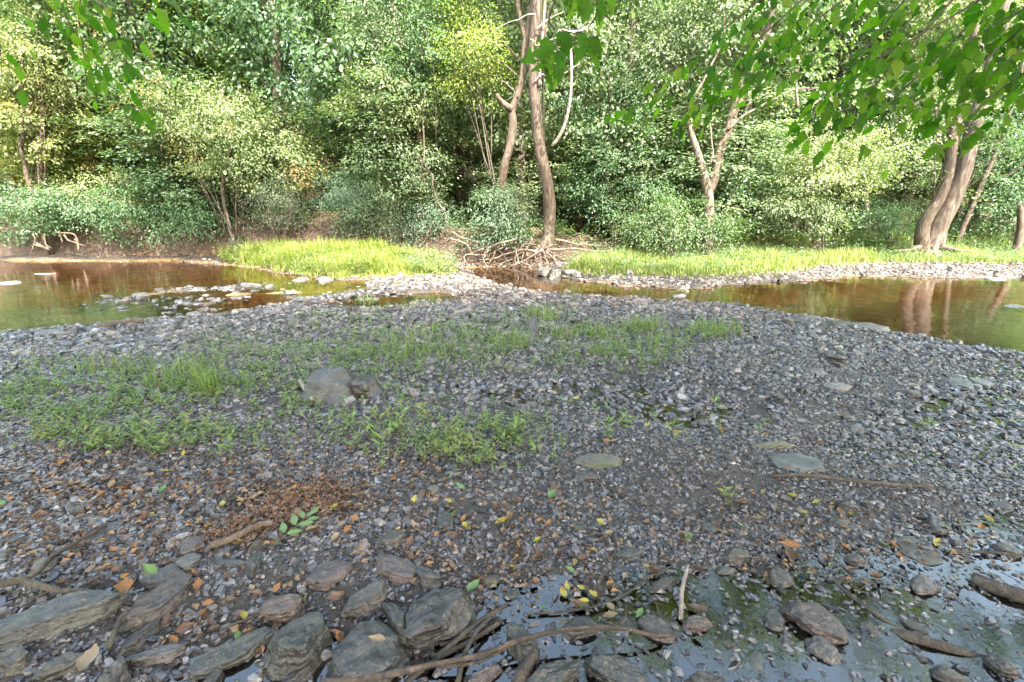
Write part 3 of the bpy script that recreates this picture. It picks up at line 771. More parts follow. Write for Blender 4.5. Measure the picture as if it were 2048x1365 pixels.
def on_ground(pts, lift):
    """photograph points of something lying on the bed -> points of the place, raised by lift"""
    out = []
    for i, p in enumerate(pts):
        l = lift[i] if isinstance(lift, (list, tuple)) else lift
        z = .02
        for _ in range(3):
            g = gp(p[0], p[1], z); z = max(H(g[0], g[1]), -.01) + l
        out.append(gp(p[0], p[1], z))
    return out

# ------------------------------------------------------------------ sticks and driftwood
def stick(parts, label, mat='stick', name='stick', cat='stick', n=22, wig=.01):
    """parts: list of (points, lift, r0, r1); the first is the stick, the others its side branches"""
    root = None
    geos = [tube_geo(on_ground(p, l), r0, r1, n, 8, seed=int(p[0][0]) % 97, bump=.22, wig=wig) for p, l, r0, r1 in parts]
    c = geos[0][0].mean(0)
    if len(geos) == 1:
        V, Fc = join_geo(geos)
        o = link(name, mesh(name, V - c, Fc, M[mat], True), None, c)
        return setp(o, label, cat, 'sticks and driftwood on the bar')
    root = empty(name, c, label, cat, 'sticks and driftwood on the bar')
    for i, g in enumerate(geos):
        V, Fc = join_geo([g])
        link('stem' if i == 0 else 'side_branch', mesh('stem', V - c, Fc, M[mat], True), root)
    return root
stick([([(640, 1366), (760, 1352), (880, 1322), (960, 1304), (1030, 1278), (1130, 1257), (1230, 1253), (1300, 1270), (1355, 1272)], [.05, .06, .06, .06, .07, .08, .08, .05, .02], .0105, .006),
       ([(958, 1306), (1010, 1290), (1050, 1272)], .05, .006, .004), ([(1235, 1253), (1250, 1240), (1252, 1225)], .06, .005, .003),
       ([(850, 1331), (935, 1330), (985, 1312), (1020, 1290)], .03, .007, .004)],
      'long curved brown stick lying over the near rocks and puddle')
stick([([(-60, 1182), (0, 1168), (45, 1157), (75, 1140), (110, 1108), (160, 1080), (212, 1050)], [.04, .04, .045, .05, .05, .04, .03], .017, .007),
       ([(38, 1158), (75, 1172), (120, 1183), (180, 1182)], [.045, .035, .03, .02], .015, .009)],
      'thick forked grey-brown branch lying across the near left gravel')
stick([([(1545, 953), (1620, 952), (1700, 962), (1780, 970), (1866, 973)], .025, .008, .011)], 'long straight stick lying on the right gravel below the large flat stone')
stick([([(1095, 930), (1150, 942), (1200, 963), (1250, 985), (1300, 1003), (1336, 1040)], .03, .0045, .0025)], 'thin pale twig trailing from the flat mossy slab down the gravel', wig=.02)
stick([([(870, 1318), (925, 1270), (975, 1235), (1014, 1210)], [.02, .03, .04, .05], .011, .008)], 'dark wet stick slanting in the debris right of the broad flat slab', 'stick_wet')
stick([([(915, 1366), (930, 1310), (955, 1262), (975, 1240)], [.03, .04, .05, .05], .009, .006)], 'dark bent stick crossing under the curved stick', 'stick_wet')
stick([([(810, 1366), (860, 1330), (930, 1290), (1000, 1245)], .025, .01, .008)], 'black soaked stick lowest in the debris heap', 'stick_wet')
stick([([(880, 1290), (940, 1268), (1000, 1238)], .02, .007, .005)], 'short brown stick in the debris heap below the wet mud', 'stick')
stick([([(1055, 1228), (1140, 1220), (1200, 1206), (1260, 1180), (1300, 1150), (1345, 1132)], .02, .0045, .003)], 'thin black twig bending over the wet mud above the curved stick', 'stick_wet')
stick([([(215, 1300), (232, 1272), (246, 1240), (256, 1222)], [.03, .04, .05, .06], .011, .007)], 'short dark stick leaning between the two long left slabs', 'stick_wet')
stick([([(440, 1262), (490, 1240), (540, 1222)], .02, .005, .004)], 'dark thin stick beside the long ridged slab', 'stick_wet')
stick([([(110, 1168), (140, 1155), (160, 1145)], .02, .006, .004)], 'short brown twig right of the branch fork', 'stick')
stick([([(40, 1215), (90, 1190), (150, 1168), (210, 1150)], .02, .004, .003)], 'thin straight twig behind the longest slab', 'stick')
stick([([(1362, 1240), (1364, 1190), (1372, 1150), (1376, 1130)], .02, .009, .007)], 'grey weathered stick pointing away at the puddle rim', 'dead')
stick([([(1390, 1265), (1362, 1240), (1350, 1225)], .02, .005, .004)], 'small slanting twig beside the stone with the red-brown leaf', 'stick')
stick([([(1655, 1150), (1700, 1195), (1760, 1240), (1800, 1262)], .0, .012, .008)], 'thin sunken branch slanting through the right puddle', 'stick_wet')
stick([([(1785, 1268), (1850, 1292), (1930, 1312), (2010, 1326)], -.005, .022, .014)], 'half sunken rough log in the near right puddle', 'stick_wet', 'log', 'log', wig=.03)
stick([([(1945, 1156), (2000, 1180), (2070, 1205), (2140, 1226)], [.02, .02, .02, .02], .03, .028)], 'smooth dark driftwood log at the right edge of the puddle', 'stick_wet', 'log', 'log')
stick([([(200, 657), (240, 648), (288, 643)], .03, .055, .045)], 'short black log lying at the rim of the left pool', 'bark_dark', 'log', 'log', wig=.0)
stick([([(600, 762), (612, 782), (625, 800)], .05, .02, .012)], 'pale short stick leaning on the left of the boulder', 'dead')
stick([([(1890, 1102), (1960, 1104), (2030, 1110)], .02, .008, .006)], 'dark straight stick right of the broad dark plate', 'stick_wet')
stick([([(1920, 700), (1950, 712), (1985, 722)], .02, .012, .008)], 'curved pale twig on the gravel below the right pool', 'dead')
stick([([(1035, 1372), (1050, 1340), (1070, 1310)], [.03, .04, .045], .026, .020)], 'rotten brown chunk of wood between the tan wedge and dark block', 'stick', 'wood_chunk', 'wood', wig=.0)
stick([([(420, 1092), (470, 1075), (520, 1050), (548, 1046)], .03, .018, .012)], 'crumbling pale wood strip under the heap of brown leaves', 'root', 'wood_chunk', 'wood')

def twig_litter():
    """fine straws and twigs strewn over the bar"""
    r = np.random.default_rng(8); gs = []
    x, y = fan(520, 1.0, 5.5, r, .4, 1.1)
    for a, b in zip(x, y):
        l = r.uniform(.05, .22); an = r.uniform(0, 6.28)
        p0 = np.array([a, b]); p1 = p0 + l * np.array([math.cos(an), math.sin(an)])
        h0, h1 = H(*p0), H(*p1)
        m = (p0 + p1) / 2 + r.normal(0, l * .08, 2)
        gs.append(tube_geo([(*p0, max(h0, 0) + .016), (*m, max(h0, h1, 0) + .022), (*p1, max(h1, 0) + .018)], r.uniform(.001, .0026), .0008, 5, 4, bump=0))
    setp(tubes('twig_litter', gs, M['stick']), 'fine straws and twigs strewn over the gravel', kind='stuff')
twig_litter()

# ------------------------------------------------------------------ foliage
def leaves_geo(P, D, N, L, W=.3, fold=.10):
    """kite leaves folded along the midrib: base P, direction D, normal N, length L"""
    D = D / (np.linalg.norm(D, axis=1)[:, None] + 1e-9)
    S = np.cross(D, N); S /= np.linalg.norm(S, axis=1)[:, None] + 1e-9
    U = np.cross(S, D); L = L[:, None]
    a = P; b = P + D * L * .42 + S * L * W + U * L * fold; c = P + D * L; d = P + D * L * .42 - S * L * W + U * L * fold
    V = np.stack([a, b, c, d], 1).reshape(-1, 3)
    i = (np.arange(len(P)) * 4)[:, None]
    return V, np.concatenate([i + np.array([[0, 1, 2]]), i + np.array([[0, 2, 3]])])
def crown_points(n_cl, per, rad, r, bottom=-1.0, clr=.5, gap=.25, flat=.42):
    """leaf positions in sprays spread through an uneven crown of half-axes rad"""
    d = r.normal(0, 1, (n_cl * 3, 3)); d /= np.linalg.norm(d, axis=1)[:, None]
    q = d * (r.uniform(0, 1, len(d)) ** .42)[:, None]
    lump = fbm(d * 1.6 + r.uniform(0, 50), int(r.integers(1e4)), 2)
    q = q * (1 + .35 * lump)[:, None]
    keep = (fbm(q * 2.3 + 7, int(r.integers(1e4)), 2) > -gap * 2) & (q[:, 2] > bottom)
    q = q[keep][:n_cl]
    C = q * np.asarray(rad)
    m = len(C)
    g = r.normal(0, 1, (m, per, 3)); g /= np.linalg.norm(g, axis=2)[..., None]
    g *= (r.uniform(0, 1, (m, per)) ** .55)[..., None]
    cr = clr * r.uniform(.6, 1.35, (m, 1, 1))
    out = C / (np.linalg.norm(C, axis=1)[:, None] + 1e-6)
    ho = out.copy(); ho[:, 2] = 0
    off = g * cr * np.array([1, 1, flat])
    off[..., 2] -= .45 * (off[..., 0] ** 2 + off[..., 1] ** 2) / cr[..., 0]
    P = C[:, None, :] + off
    dirn = off / (np.linalg.norm(off, axis=2)[..., None] + 1e-6) * .8 + ho[:, None, :] * .5 + np.array([0, 0, -.55]) + r.normal(0, .35, off.shape)
    nor = np.array([0, 0, 1.0]) + out[:, None, :] * .55 + r.normal(0, .38, off.shape)
    tip = np.clip((np.linalg.norm(q, axis=1) - .75) * 2.2, 0, 1)[:, None] * (r.uniform(0, 1, (m, 1)) < .33) * r.uniform(.2, 1, (m, per))
    return P.reshape(-1, 3), dirn.reshape(-1, 3), nor.reshape(-1, 3), tip.reshape(-1), C
def crown_mesh(seed, n_cl, per, rad, leaf, mat, W=.3, **kw):
    r = np.random.default_rng(seed)
    P, D, N, tip, C = crown_points(n_cl, per, rad, r, **kw)
    L = leaf * r.uniform(.65, 1.25, len(P))
    V, Fc = leaves_geo(P, D, N, L, W)
    me = mesh('crown', V, Fc, M[mat], False, {'tip': np.repeat(tip, 4)})
    return me, C
# ------------------------------------------------------------------ trees
def rel(P, base): return np.asarray(P, float) - np.asarray(base, float)
def add_tube(root, base, name, P, r0, r1, mat, n=16, k=9, seed=0, flare=0.0, wig=0.0, bump=.12):
    return tubes(name, [tube_geo(rel(P, base), r0, r1, n, k, seed, bump, flare, wig)], M[mat], root)
def spray_crown(root, base, cpx, Y, hw, y0, y1, leaf0, mat, seed, depth=.8, dens=1.0, per=70, W=.3, limbs=6, bark='bark_dark', **kw):
    """crown that fills hw px either side of cpx, from y0 (top) to y1 (bottom) px, at the distance Y"""
    leaf = leaf0 * .80
    c = at(cpx, (y0 + y1) / 2, Y)
    sc = Y / (CT + (682.5 - (y0 + y1) / 2) / F * ST) / F
    rx, rz = hw * sc, (y1 - y0) / 2 * sc
    n = int(dens * 2.0 * math.pi * rx * rz / (.30 * leaf * leaf) / per) + 4
    me, C = crown_mesh(seed, n, per, (rx, max(rx * depth, .5), rz), leaf, mat, W, clr=min(.62, .5 * max(rx, .5)), **kw)
    o = link('crown', me, root, rel(c, base))
    r = np.random.default_rng(seed + 1)
    foot = np.array(base, float) + np.array([0, 0, .25])
    for i in range(limbs):
        q = C[int(r.integers(len(C)))] + c
        s = foot + (c - foot) * r.uniform(.1, .55); s[:2] += r.normal(0, .05, 2)
        mid = (s + q) / 2 + np.array([r.normal(0, .15), r.normal(0, .15), .2])
        add_tube(root, base, 'branch', [s, mid, q], r.uniform(.014, .03), .006, bark, 8, 5, seed + i)
    return c, (rx, rz)
def tree_at(name, label, cat, px, Y, group=None, dz=0.0):
    x = at(px, 480, Y)[0]
    base = np.array([x, Y, H(x, Y) + dz - .05])
    return empty(name, base, label, cat, group), base
def V3(base, *pts): return [tuple(np.asarray(base) + np.asarray(p)) for p in pts]

# the two trunks over the root mound in the middle
Y1 = 14.6
t1, b1 = tree_at('bank_tree', 'tall leaning brown trunk rising from the tangle of pale roots at the creek', 'tree', 1088, Y1)
def P(Y, *pts): return [at(x, y, Y) for x, y in pts]
add_tube(t1, b1, 'trunk', [b1 - np.array([0, 0, .3])] + P(Y1, (1092, 485), (1098, 440), (1098, 395), (1090, 345), (1080, 300), (1073, 240), (1068, 180), (1066, 110), (1072, 40), (1080, -60), (1085, -220)), .22, .125, 'bark', 40, 14, 3, flare=.35)
add_tube(t1, b1, 'limb', P(Y1 - .1, (1077, 175), (1080, 130), (1086, 60), (1092, -40)), .07, .04, 'bark_pale', 12, 7, 4)
add_tube(t1, b1, 'dead_limb', P(Y1 - .3, (1104, 293), (1125, 262), (1138, 215), (1143, 165), (1142, 108), (1140, 96)), .055, .03, 'dead', 18, 7, 5)
for i, pts in enumerate([[(1068, 165), (1085, 150), (1110, 155), (1160, 128)], [(1071, 60), (1100, 40), (1118, 28), (1130, 24)], [(1070, 95), (1105, 78), (1150, 68), (1185, 45), (1192, 10)],
                         [(1125, 60), (1155, 62), (1190, 40)], [(1068, 120), (1095, 84), (1090, 90), (1060, 78)], [(1070, 30), (1050, 32), (1020, 44), (985, 60)]]):
    add_tube(t1, b1, 'dead_branch', P(Y1 - .2 - .05 * i, *pts), .024, .009, 'dead', 16, 5, 30 + i, wig=.05)
def shade_overhang(root, base, pos, rad, seed, n=46, leaf=.13, mat='lf_mid'):  # unseen crowns added to dapple the trunks and darken the left bank
    me, C = crown_mesh(seed, n, 55, rad, leaf, mat, clr=.6)
    link('crown', me, root, rel(pos, base))
    foot = np.array(base) + np.array([0, 0, 9.5]); q = np.array(pos, float)
    add_tube(root, base, 'limb', [foot, (foot + q) / 2 + np.array([0, 0, .5]), q], .07, .02, 'bark', 10, 6, seed)
shade_overhang(t1, b1, (2.6, 11.2, 6.9), (1.7, 1.4, .9), 951, 70)
rr = np.random.default_rng(4)
for i in range(24):           # the roots washed free of the bank
    x0 = rr.uniform(968, 1092); y0 = rr.uniform(476, 514); x1 = x0 + rr.normal(-6, 26); y1 = rr.uniform(522, 540)
    x1 = min(max(x1, 935), 1095)
    p0, p1 = at(x0, y0, 14.25), gp(x1, y1, .0); p1[1] = min(p1[1], 13.9)
    m = (p0 + p1) / 2 + np.array([rr.normal(0, .16), -.12 + rr.normal(0, .1), rr.normal(.05, .1)])
    add_tube(t1, b1, 'root', [p0, m, p1 - np.array([0, 0, .05])], rr.uniform(.012, .036), .008, 'root', 12, 6, 60 + i, wig=.09)
for i, pts in enumerate([[(1035, 478), (1000, 488), (975, 498), (968, 515), (966, 530)], [(1085, 500), (1060, 515), (1035, 528), (1010, 532)], [(1092, 505), (1110, 520), (1122, 530)], [(1075, 505), (1040, 500), (990, 518), (958, 520)],
                         [(900, 478), (930, 486), (942, 502), (944, 520)], [(905, 465), (925, 478), (960, 486)], [(1100, 500), (1150, 498), (1195, 505), (1225, 500)], [(1110, 480), (1160, 488), (1200, 492)]]):
    add_tube(t1, b1, 'root', P(13.85 + .02 * i, *pts), .042, .014, 'root', 20, 7, 110 + i, wig=.05)
spray_crown(t1, b1, 1075, Y1 + .4, 150, -330, -70, .14, 'lf_mid', 201, limbs=4)

t2, b2 = tree_at('bank_tree', 'slender crooked trunk with a broken stub, left of the leaning brown trunk', 'tree', 1003, 15.0)
add_tube(t2, b2, 'trunk', [b2] + P(15.0, (1000, 420), (1003, 370), (1008, 335), (1020, 290), (1026, 250), (1024, 220), (1034, 195), (1044, 160), (1048, 120), (1052, 82), (1060, 40), (1070, -20), (1078, -160)), .145, .085, 'bark', 34, 11, 7, flare=.2)
add_tube(t2, b2, 'limb', P(15.0, (1053, 86), (1046, 60), (1038, 25), (1030, -30)), .085, .055, 'bark', 12, 8, 8)
add_tube(t2, b2, 'broken_stub', P(14.95, (1025, 220), (1012, 211), (1003, 203), (996, 195), (994, 188)), .11, .05, 'bark', 10, 8, 9)
for i, pts in enumerate([[(1044, 160), (1010, 130), (960, 108), (905, 88)], [(1036, 190), (985, 150), (925, 150), (880, 160)], [(1048, 130), (1000, 80), (950, 40)], [(1043, 165), (1060, 190), (1080, 210)]]):
    add_tube(t2, b2, 'branch', P(15.1 + .1 * i, *pts), .035, .01, 'bark_dark', 14, 5, 90 + i, wig=.06)
spray_crown(t2, b2, 950, 15.5, 95, 15, 215, .10, 'lf_yel', 202, limbs=5, dens=.75)
spray_crown(t2, b2, 905, 15.8, 70, -120, 40, .11, 'lf_yel', 203, limbs=2)

# twin trunk with ivy at the right of the middle
t3, b3 = tree_at('bank_tree', 'pale twin trunk half hidden by leaves, midway between leaning trunk and thick right pair', 'tree', 1418, 15.2)
add_tube(t3, b3, 'trunk', [b3] + P(15.2, (1418, 410), (1412, 370), (1402, 330), (1390, 290), (1382, 268), (1376, 225)), .18, .07, 'bark_pale', 26, 10, 12, flare=.2)
add_tube(t3, b3, 'limb', P(15.3, (1416, 390), (1432, 340), (1440, 300), (1456, 262), (1470, 215), (1492, 165), (1520, 110), (1545, 20), (1560, -80)), .17, .09, 'bark', 24, 9, 13)
for i, pts in enumerate([[(1420, 330), (1426, 290), (1416, 240)], [(1456, 260), (1500, 225), (1580, 185), (1640, 176)], [(1376, 220), (1400, 170), (1444, 90), (1448, 20)], [(1595, 215), (1592, 170), (1600, 120)]]):
    add_tube(t3, b3, 'branch', P(15.15, *pts), .045, .016, 'bark_pale', 14, 6, 130 + i, wig=.06)
spray_crown(t3, b3, 1400, 17.2, 165, -60, 270, .12, 'lf_pale', 204, dens=.85)
spray_crown(t3, b3, 1470, 15.7, 45, 330, 420, .10, 'lf_mid', 205, limbs=3, dens=.4)

# the thick leaning pair on the right
Y4 = 15.2
t4, b4 = tree_at('bank_tree', 'thick pair of pale trunks leaning right over the grass at the right pool', 'tree', 1862, Y4)
add_tube(t4, b4, 'trunk', [b4 - np.array([0, 0, .3])] + P(Y4, (1866, 480), (1885, 440), (1908, 395), (1926, 345), (1938, 300), (1944, 265), (1956, 220), (1975, 160), (2000, 60), (2030, -100)), .28, .15, 'bark_pale', 32, 14, 16, flare=.4)
add_tube(t4, b4, 'trunk', [b4 + np.array([-.15, -.15, -.2])] + P(Y4 - .25, (1843, 468), (1858, 430), (1880, 395), (1895, 355), (1902, 315), (1905, 280), (1914, 245), (1922, 215), (1935, 160), (1950, 60), (1960, -80)), .18, .10, 'bark', 30, 12, 17, flare=.3)
for i, pts in enumerate([[(1850, 490), (1820, 500), (1790, 503)], [(1880, 492), (1910, 500), (1940, 503)], [(1860, 494), (1852, 505)]]):
    add_tube(t4, b4, 'root', P(Y4 - .3, *pts), .11, .03, 'bark', 10, 7, 140 + i)
spray_crown(t4, b4, 1960, 16.2, 130, -260, 130, .13, 'lf_pale', 206, dens=.9)
spray_crown(t4, b4, 1985, 15.6, 75, 210, 330, .11, 'lf_mid', 207, dens=.55, limbs=3)

shade_overhang(t4, b4, (15.6, 11.6, 7.3), (1.9, 1.4, .9), 952, 70)
t5, b5 = tree_at('bank_tree', 'dark slender leaning trunk in shade behind the thick right pair', 'tree', 1912, 17.5)
add_tube(t5, b5, 'trunk', [b5] + P(17.5, (1920, 470), (1945, 410), (1962, 370), (1985, 320), (2010, 250), (2040, 150), (2070, -20)), .11, .06, 'bark_dark', 22, 9, 19)
spray_crown(t5, b5, 2050, 18.5, 120, 40, 420, .13, 'lf_mid', 208)

st, sb = tree_at('tree_stump', 'broken pale tree stump standing behind the far right shore', 'stump', 2038, 16.0)
add_tube(st, sb, 'trunk', [sb] + P(16.0, (2040, 470), (2041, 440), (2042, 412)), .12, .09, 'bark', 12, 10, 21, flare=.2)
for i in range(5):
    a = i * 1.2; p = at(2042, 412, 16.0) + np.array([.07 * math.cos(a), .07 * math.sin(a), -.03])
    add_tube(st, sb, 'splinter', [p, p + np.array([.01 * i, 0, .10 + .03 * (i % 3)])], .03, .004, 'bark', 4, 5, i)

# leafy trees and bushes of the far bank: name, label, category, px, distance, crowns (cx, half width, top, bottom), leaf, material, trunk bark
EDGE = [
 ('bank_tree', 'pale green tree with orange-tipped twigs at the left edge of the far bank', 'tree', 70, 17.2, [(75, 150, -40, 210), (60, 120, 170, 340), (20, 90, 60, 250)], .125, 'lf_tip', 'bark'),
 ('bank_tree', 'pale yellow-green maple with orange twig tips, left of the dark wood gap', 'tree', 470, 16.6, [(440, 150, 150, 300), (500, 130, 240, 390), (330, 70, 200, 290)], .12, 'lf_tip', 'bark'),
 ('bank_tree', 'tall silvery green tree standing left of the yellow-green foliage', 'tree', 845, 16.6, [(770, 120, -60, 170), (790, 135, 130, 310), (800, 110, 270, 420)], .115, 'lf_pale', 'bark'),
 ('bank_tree', 'dense mid-green tree just right of the leaning brown trunk', 'tree', 1230, 16.8, [(1215, 110, 120, 320), (1260, 125, 280, 450), (1190, 70, 300, 430)], .12, 'lf_mid', 'bark_dark'),
 ('bush', 'broad pale green bush spreading over the bank left of the thick leaning pair', 'bush', 1640, 15.8, [(1620, 150, 270, 400), (1740, 110, 240, 370), (1590, 120, 370, 462)], .105, 'lf_pale', 'bark_dark'),
 ('bush', 'dark green bush behind the pale twin trunk', 'bush', 1520, 17.6, [(1500, 110, 240, 450)], .12, 'lf_mid', 'bark_dark'),
 ('bush', 'mid-green bush at the foot of the pale twin trunk', 'bush', 1350, 14.8, [(1330, 80, 370, 490), (1425, 75, 400, 497)], .095, 'lf_mid', 'bark_dark'),
 ('bank_tree', 'high pale crown filling the gap above the broad pale bush', 'tree', 1735, 19.0, [(1720, 160, -100, 130), (1700, 150, 90, 280)], .15, 'lf_pale', 'bark_pale'),
 ('bush', 'shady green bush right of the thick leaning pair', 'bush', 2030, 17.5, [(2020, 90, 330, 470)], .12, 'lf_mid', 'bark_dark'),
 ('bush', 'bluish green bush hanging over the bare left bank by the pale roots', 'bush', 90, 16.9, [(60, 130, 340, 500), (180, 110, 360, 488)], .125, 'lf_mid', 'bark_dark'),
 ('bush', 'yellowing bush above the bare left bank', 'bush', 190, 17.6, [(180, 100, 330, 430)], .11, 'lf_tip', 'bark_dark'),
 ('bush', 'deep green bush over the dark hollow of the left bank', 'bush', 340, 17.2, [(320, 110, 350, 478), (420, 90, 395, 484)], .115, 'lf_mid', 'bark_dark'),
 ('bush', 'small whitish grey-green shrub over the bank left of the bright grass', 'bush', 552, 16.5, [(552, 58, 350, 462)], .07, 'lf_grey', 'bark'),
 ('bush', 'feathery blue-green shrub above the bright grass', 'bush', 705, 16.0, [(690, 75, 335, 430), (730, 90, 385, 468)], .085, 'lf_blue', 'bark_dark'),
 ('bush', 'drooping green shrub between bright grass and root tangle', 'bush', 860, 15.8, [(850, 75, 395, 490)], .09, 'lf_blue', 'bark'),
 ('bush', 'pale blue-green feather-leaved shrub hanging over the pale roots', 'bush', 1005, 14.5, [(1000, 70, 345, 430), (990, 95, 400, 490)], .11, 'lf_blue', 'bark'),
 ('bush', 'low dark green bush on the bank behind the right grass', 'bush', 1290, 16.4, [(1270, 95, 410, 490)], .09, 'lf_dark', 'bark_dark'),
 ('bush', 'low leafy bush at the far right behind the grass', 'bush', 1780, 17.0, [(1760, 90, 400, 480)], .10, 'lf_mid', 'bark_dark'),
]
for i, (nm, lab, cat, px, Y, crowns, leaf, mat, bark) in enumerate(EDGE):
    root, base = tree_at(nm, lab, cat, px, Y)
    top = at(crowns[0][0], crowns[0][2] + 20, Y)
    if nm == 'bank_tree':
        r = random.Random(i)
        mid = base + (top - base) * .4 + np.array([r.uniform(-.4, .4), 0, 0]); m2 = base + (top - base) * .7 + np.array([r.uniform(-.3, .3), 0, 0])
        add_tube(root, base, 'trunk', [base, mid, m2, top], .065 if px == 470 else .12, .04, 'bark_dark' if px == 470 else bark, 20, 9, 300 + i, flare=.2)
    else:
        for q in range(4):
            r = random.Random(i * 9 + q)
            e = at(px + r.uniform(-40, 40), (crowns[0][2] + crowns[0][3]) / 2, Y - .1)
            add_tube(root, base, 'stem', [base + np.array([r.uniform(-.2, .2), 0, 0]), (base + e) / 2 + np.array([r.uniform(-.2, .2), -.1, .1]), e], .03, .012, bark, 10, 6, 320 + q)
    if px in (70, 470):  # added cover that keeps sun off the left bank
        for q, (ox, oy) in enumerate(((-9.6, 11.4), (-7.2, 11.0)) if px == 70 else ((-5.0, 10.9), (-2.7, 11.3))):
            shade_overhang(root, base, (ox, oy, 7.2), (1.7, 1.3, .8), 960 + px + q, 50)
    for k, (cx, hw, y0, y1) in enumerate(crowns):
        W = .24 if mat == 'lf_blue' and leaf in (.11, .085, .09) else .3
        spray_crown(root, base, cx, Y, hw, y0, y1, leaf, mat, 400 + i * 5 + k, per=70 if leaf > .09 else 90, W=W, limbs=5 if nm == 'bank_tree' else 4, dens=1.1 if W < .25 else .95)
    if px == 90:          # roots that hang out of the washed bank
        for q, pts in enumerate([[(66, 468), (70, 480), (68, 495), (62, 502)], [(70, 485), (85, 492), (98, 497)], [(88, 470), (92, 488), (103, 497)], [(70, 490), (90, 497), (100, 500)], [(120, 466), (124, 478), (125, 486)],
                                 [(112, 465), (150, 471), (158, 500)], [(128, 470), (138, 482), (152, 486), (168, 492)], [(150, 478), (156, 490), (157, 503)]]):
            add_tube(root, base, 'root', P(15.9, *pts), .032, .012, 'root', 12, 6, 350 + q, wig=.03)

# thin bare stems seen in gaps
THIN = [('leaning sapling stem below the tall silvery tree', [(892, 440), (884, 418), (868, 385), (858, 350), (850, 310), (846, 250), (850, 180)], 15.7, .045, 'bark_dark'),
        ('straight dark stem in the dark gap right of the orange-tipped maple', [(532, 330), (534, 250), (530, 170), (526, 80), (520, -60)], 21, .16, 'bark_dark'),
        ('thin brown stem at the left edge of the wood', [(48, 330), (44, 280), (42, 225), (46, 150), (44, 60)], 16.6, .07, 'bark'),
        ('grey stem high in the wood between silvery tree and yellow foliage', [(720, 300), (712, 180), (690, 60), (676, -60)], 22, .12, 'bark'),
        ('brown shaded trunk behind the dense mid-green tree', [(1160, 420), (1156, 330), (1158, 250), (1150, 150), (1152, 40), (1160, -80)], 19, .24, 'bark'),
        ('slim dark stem right of the dead pale limb', [(1210, 330), (1196, 230), (1194, 160), (1200, 60)], 18, .05, 'bark_dark'),
        ('leaning dark stem among leaves at the top left', [(400, 300), (372, 180), (366, 40), (372, -60)], 20, .13, 'bark_dark'),
        ('slanting grey stem in the shaded wood above the maple', [(480, 330), (440, 220), (395, 110), (330, 0)], 21.5, .10, 'bark')]
for i, (lab, pts, Y, r0, mt) in enumerate(THIN):
    x0 = at(*pts[0], Y)[0]; base = np.array([x0, Y, H(x0, Y) - .05])
    root = empty('sapling', base, lab, 'tree')
    add_tube(root, base, 'trunk', [base] + P(Y, *pts), r0, r0 * .55, mt, 24, 9, 370 + i, wig=.1)
    spray_crown(root, base, pts[-1][0], Y + .3, 70, pts[-1][1] - 170, pts[-1][1] + 10, .15, 'lf_mid', 500 + i, limbs=2, dens=.8)

# rows of trees deeper in the wood: copies of six
def wood():
    r = np.random.default_rng(77); kinds = []
    for i, (mat, rad, leaf) in enumerate([('lf_mid', (3.0, 2.6, 5.6), .15), ('lf_pale', (2.8, 2.6, 6.0), .15), ('lf_mid', (3.4, 3.0, 4.8), .17), ('lf_dark', (3.2, 2.8, 5.6), .17), ('lf_yel', (2.6, 2.4, 5.0), .15), ('lf_pale', (3.4, 3.0, 6.4), .18)]):
        n = int(2.1 * math.pi * rad[0] * rad[2] / (.3 * leaf * leaf) / 60)
        me, C = crown_mesh(800 + i, n, 60, rad, leaf, mat, clr=.95)
        tk = mesh('trunk', *join_geo([tube_geo([(0, 0, -.4), (.2, 0, 3), (-.1, .1, 7), (.1, 0, 12.5)], .24, .08, 18, 9, i, flare=.3)]), M[('bark', 'bark_pale', 'bark_dark')[i % 3]], True)
        bs = []
        for q in range(5):
            c = C[int(r.integers(len(C)))] + np.array([0, 0, 8.2])
            s = np.array([0, 0, max(3.0, c[2] - 2.5)])
            bs.append(mesh('branch', *join_geo([tube_geo([s, (s + c) / 2 + np.array([0, 0, .3]), c], .07, .02, 8, 6, q)]), M['bark_dark'], True))
        kinds.append((me, tk, bs))
    words_ = ['leafy mid-green tree deep in the wood', 'pale green slender-crowned tree deep in the wood', 'broad green tree deep in the wood', 'dark green tree deep in the wood',
              'yellowish tree deep in the wood', 'tall pale tree deep in the wood']
    spots = []
    for Y, n, sp in ((18.9, 11, 1.0), (21.5, 12, 1.0), (24.5, 13, 1.0), (29.5, 13, 1.0), (36, 13, 1.1)):
        for k in range(n):
            x = (k + .5 - n / 2) / (n / 2) * Y * 1.22 + r.uniform(-.8, .8)
            spots.append((x, Y + r.uniform(-1.3, 1.3)))
    for x, y in spots:
        k = int(r.integers(6)); k = k if k != 4 or r.uniform() < .4 else 0
        me, tk, bs = kinds[k]
        o = empty('wood_tree', (x, y, H(x, y)), words_[k] + (', near rows' if y < 23 else ', middle rows' if y < 31 else ', last row') + (' at the far left' if x < -y * .7 else ' left of the middle' if x < -y * .15 else ' in the middle' if x < y * .3 else ' right of the middle' if x < y * .8 else ' at the far right'), 'tree', 'trees deep in the wood', (0, 0, r.uniform(0, 6.28)))
        s = r.uniform(.85, 1.2); o.scale = (s, s, s)
        link('trunk', tk, o); link('crown', me, o, (0, 0, 8.2))
        for b in bs: link('branch', b, o)
        low = link('crown', me, o, (r.uniform(-1, 1), r.uniform(-1, 1), 2.9), (0, 0, r.uniform(0, 6)))
        low.scale = (.8, .8, .42)
wood()
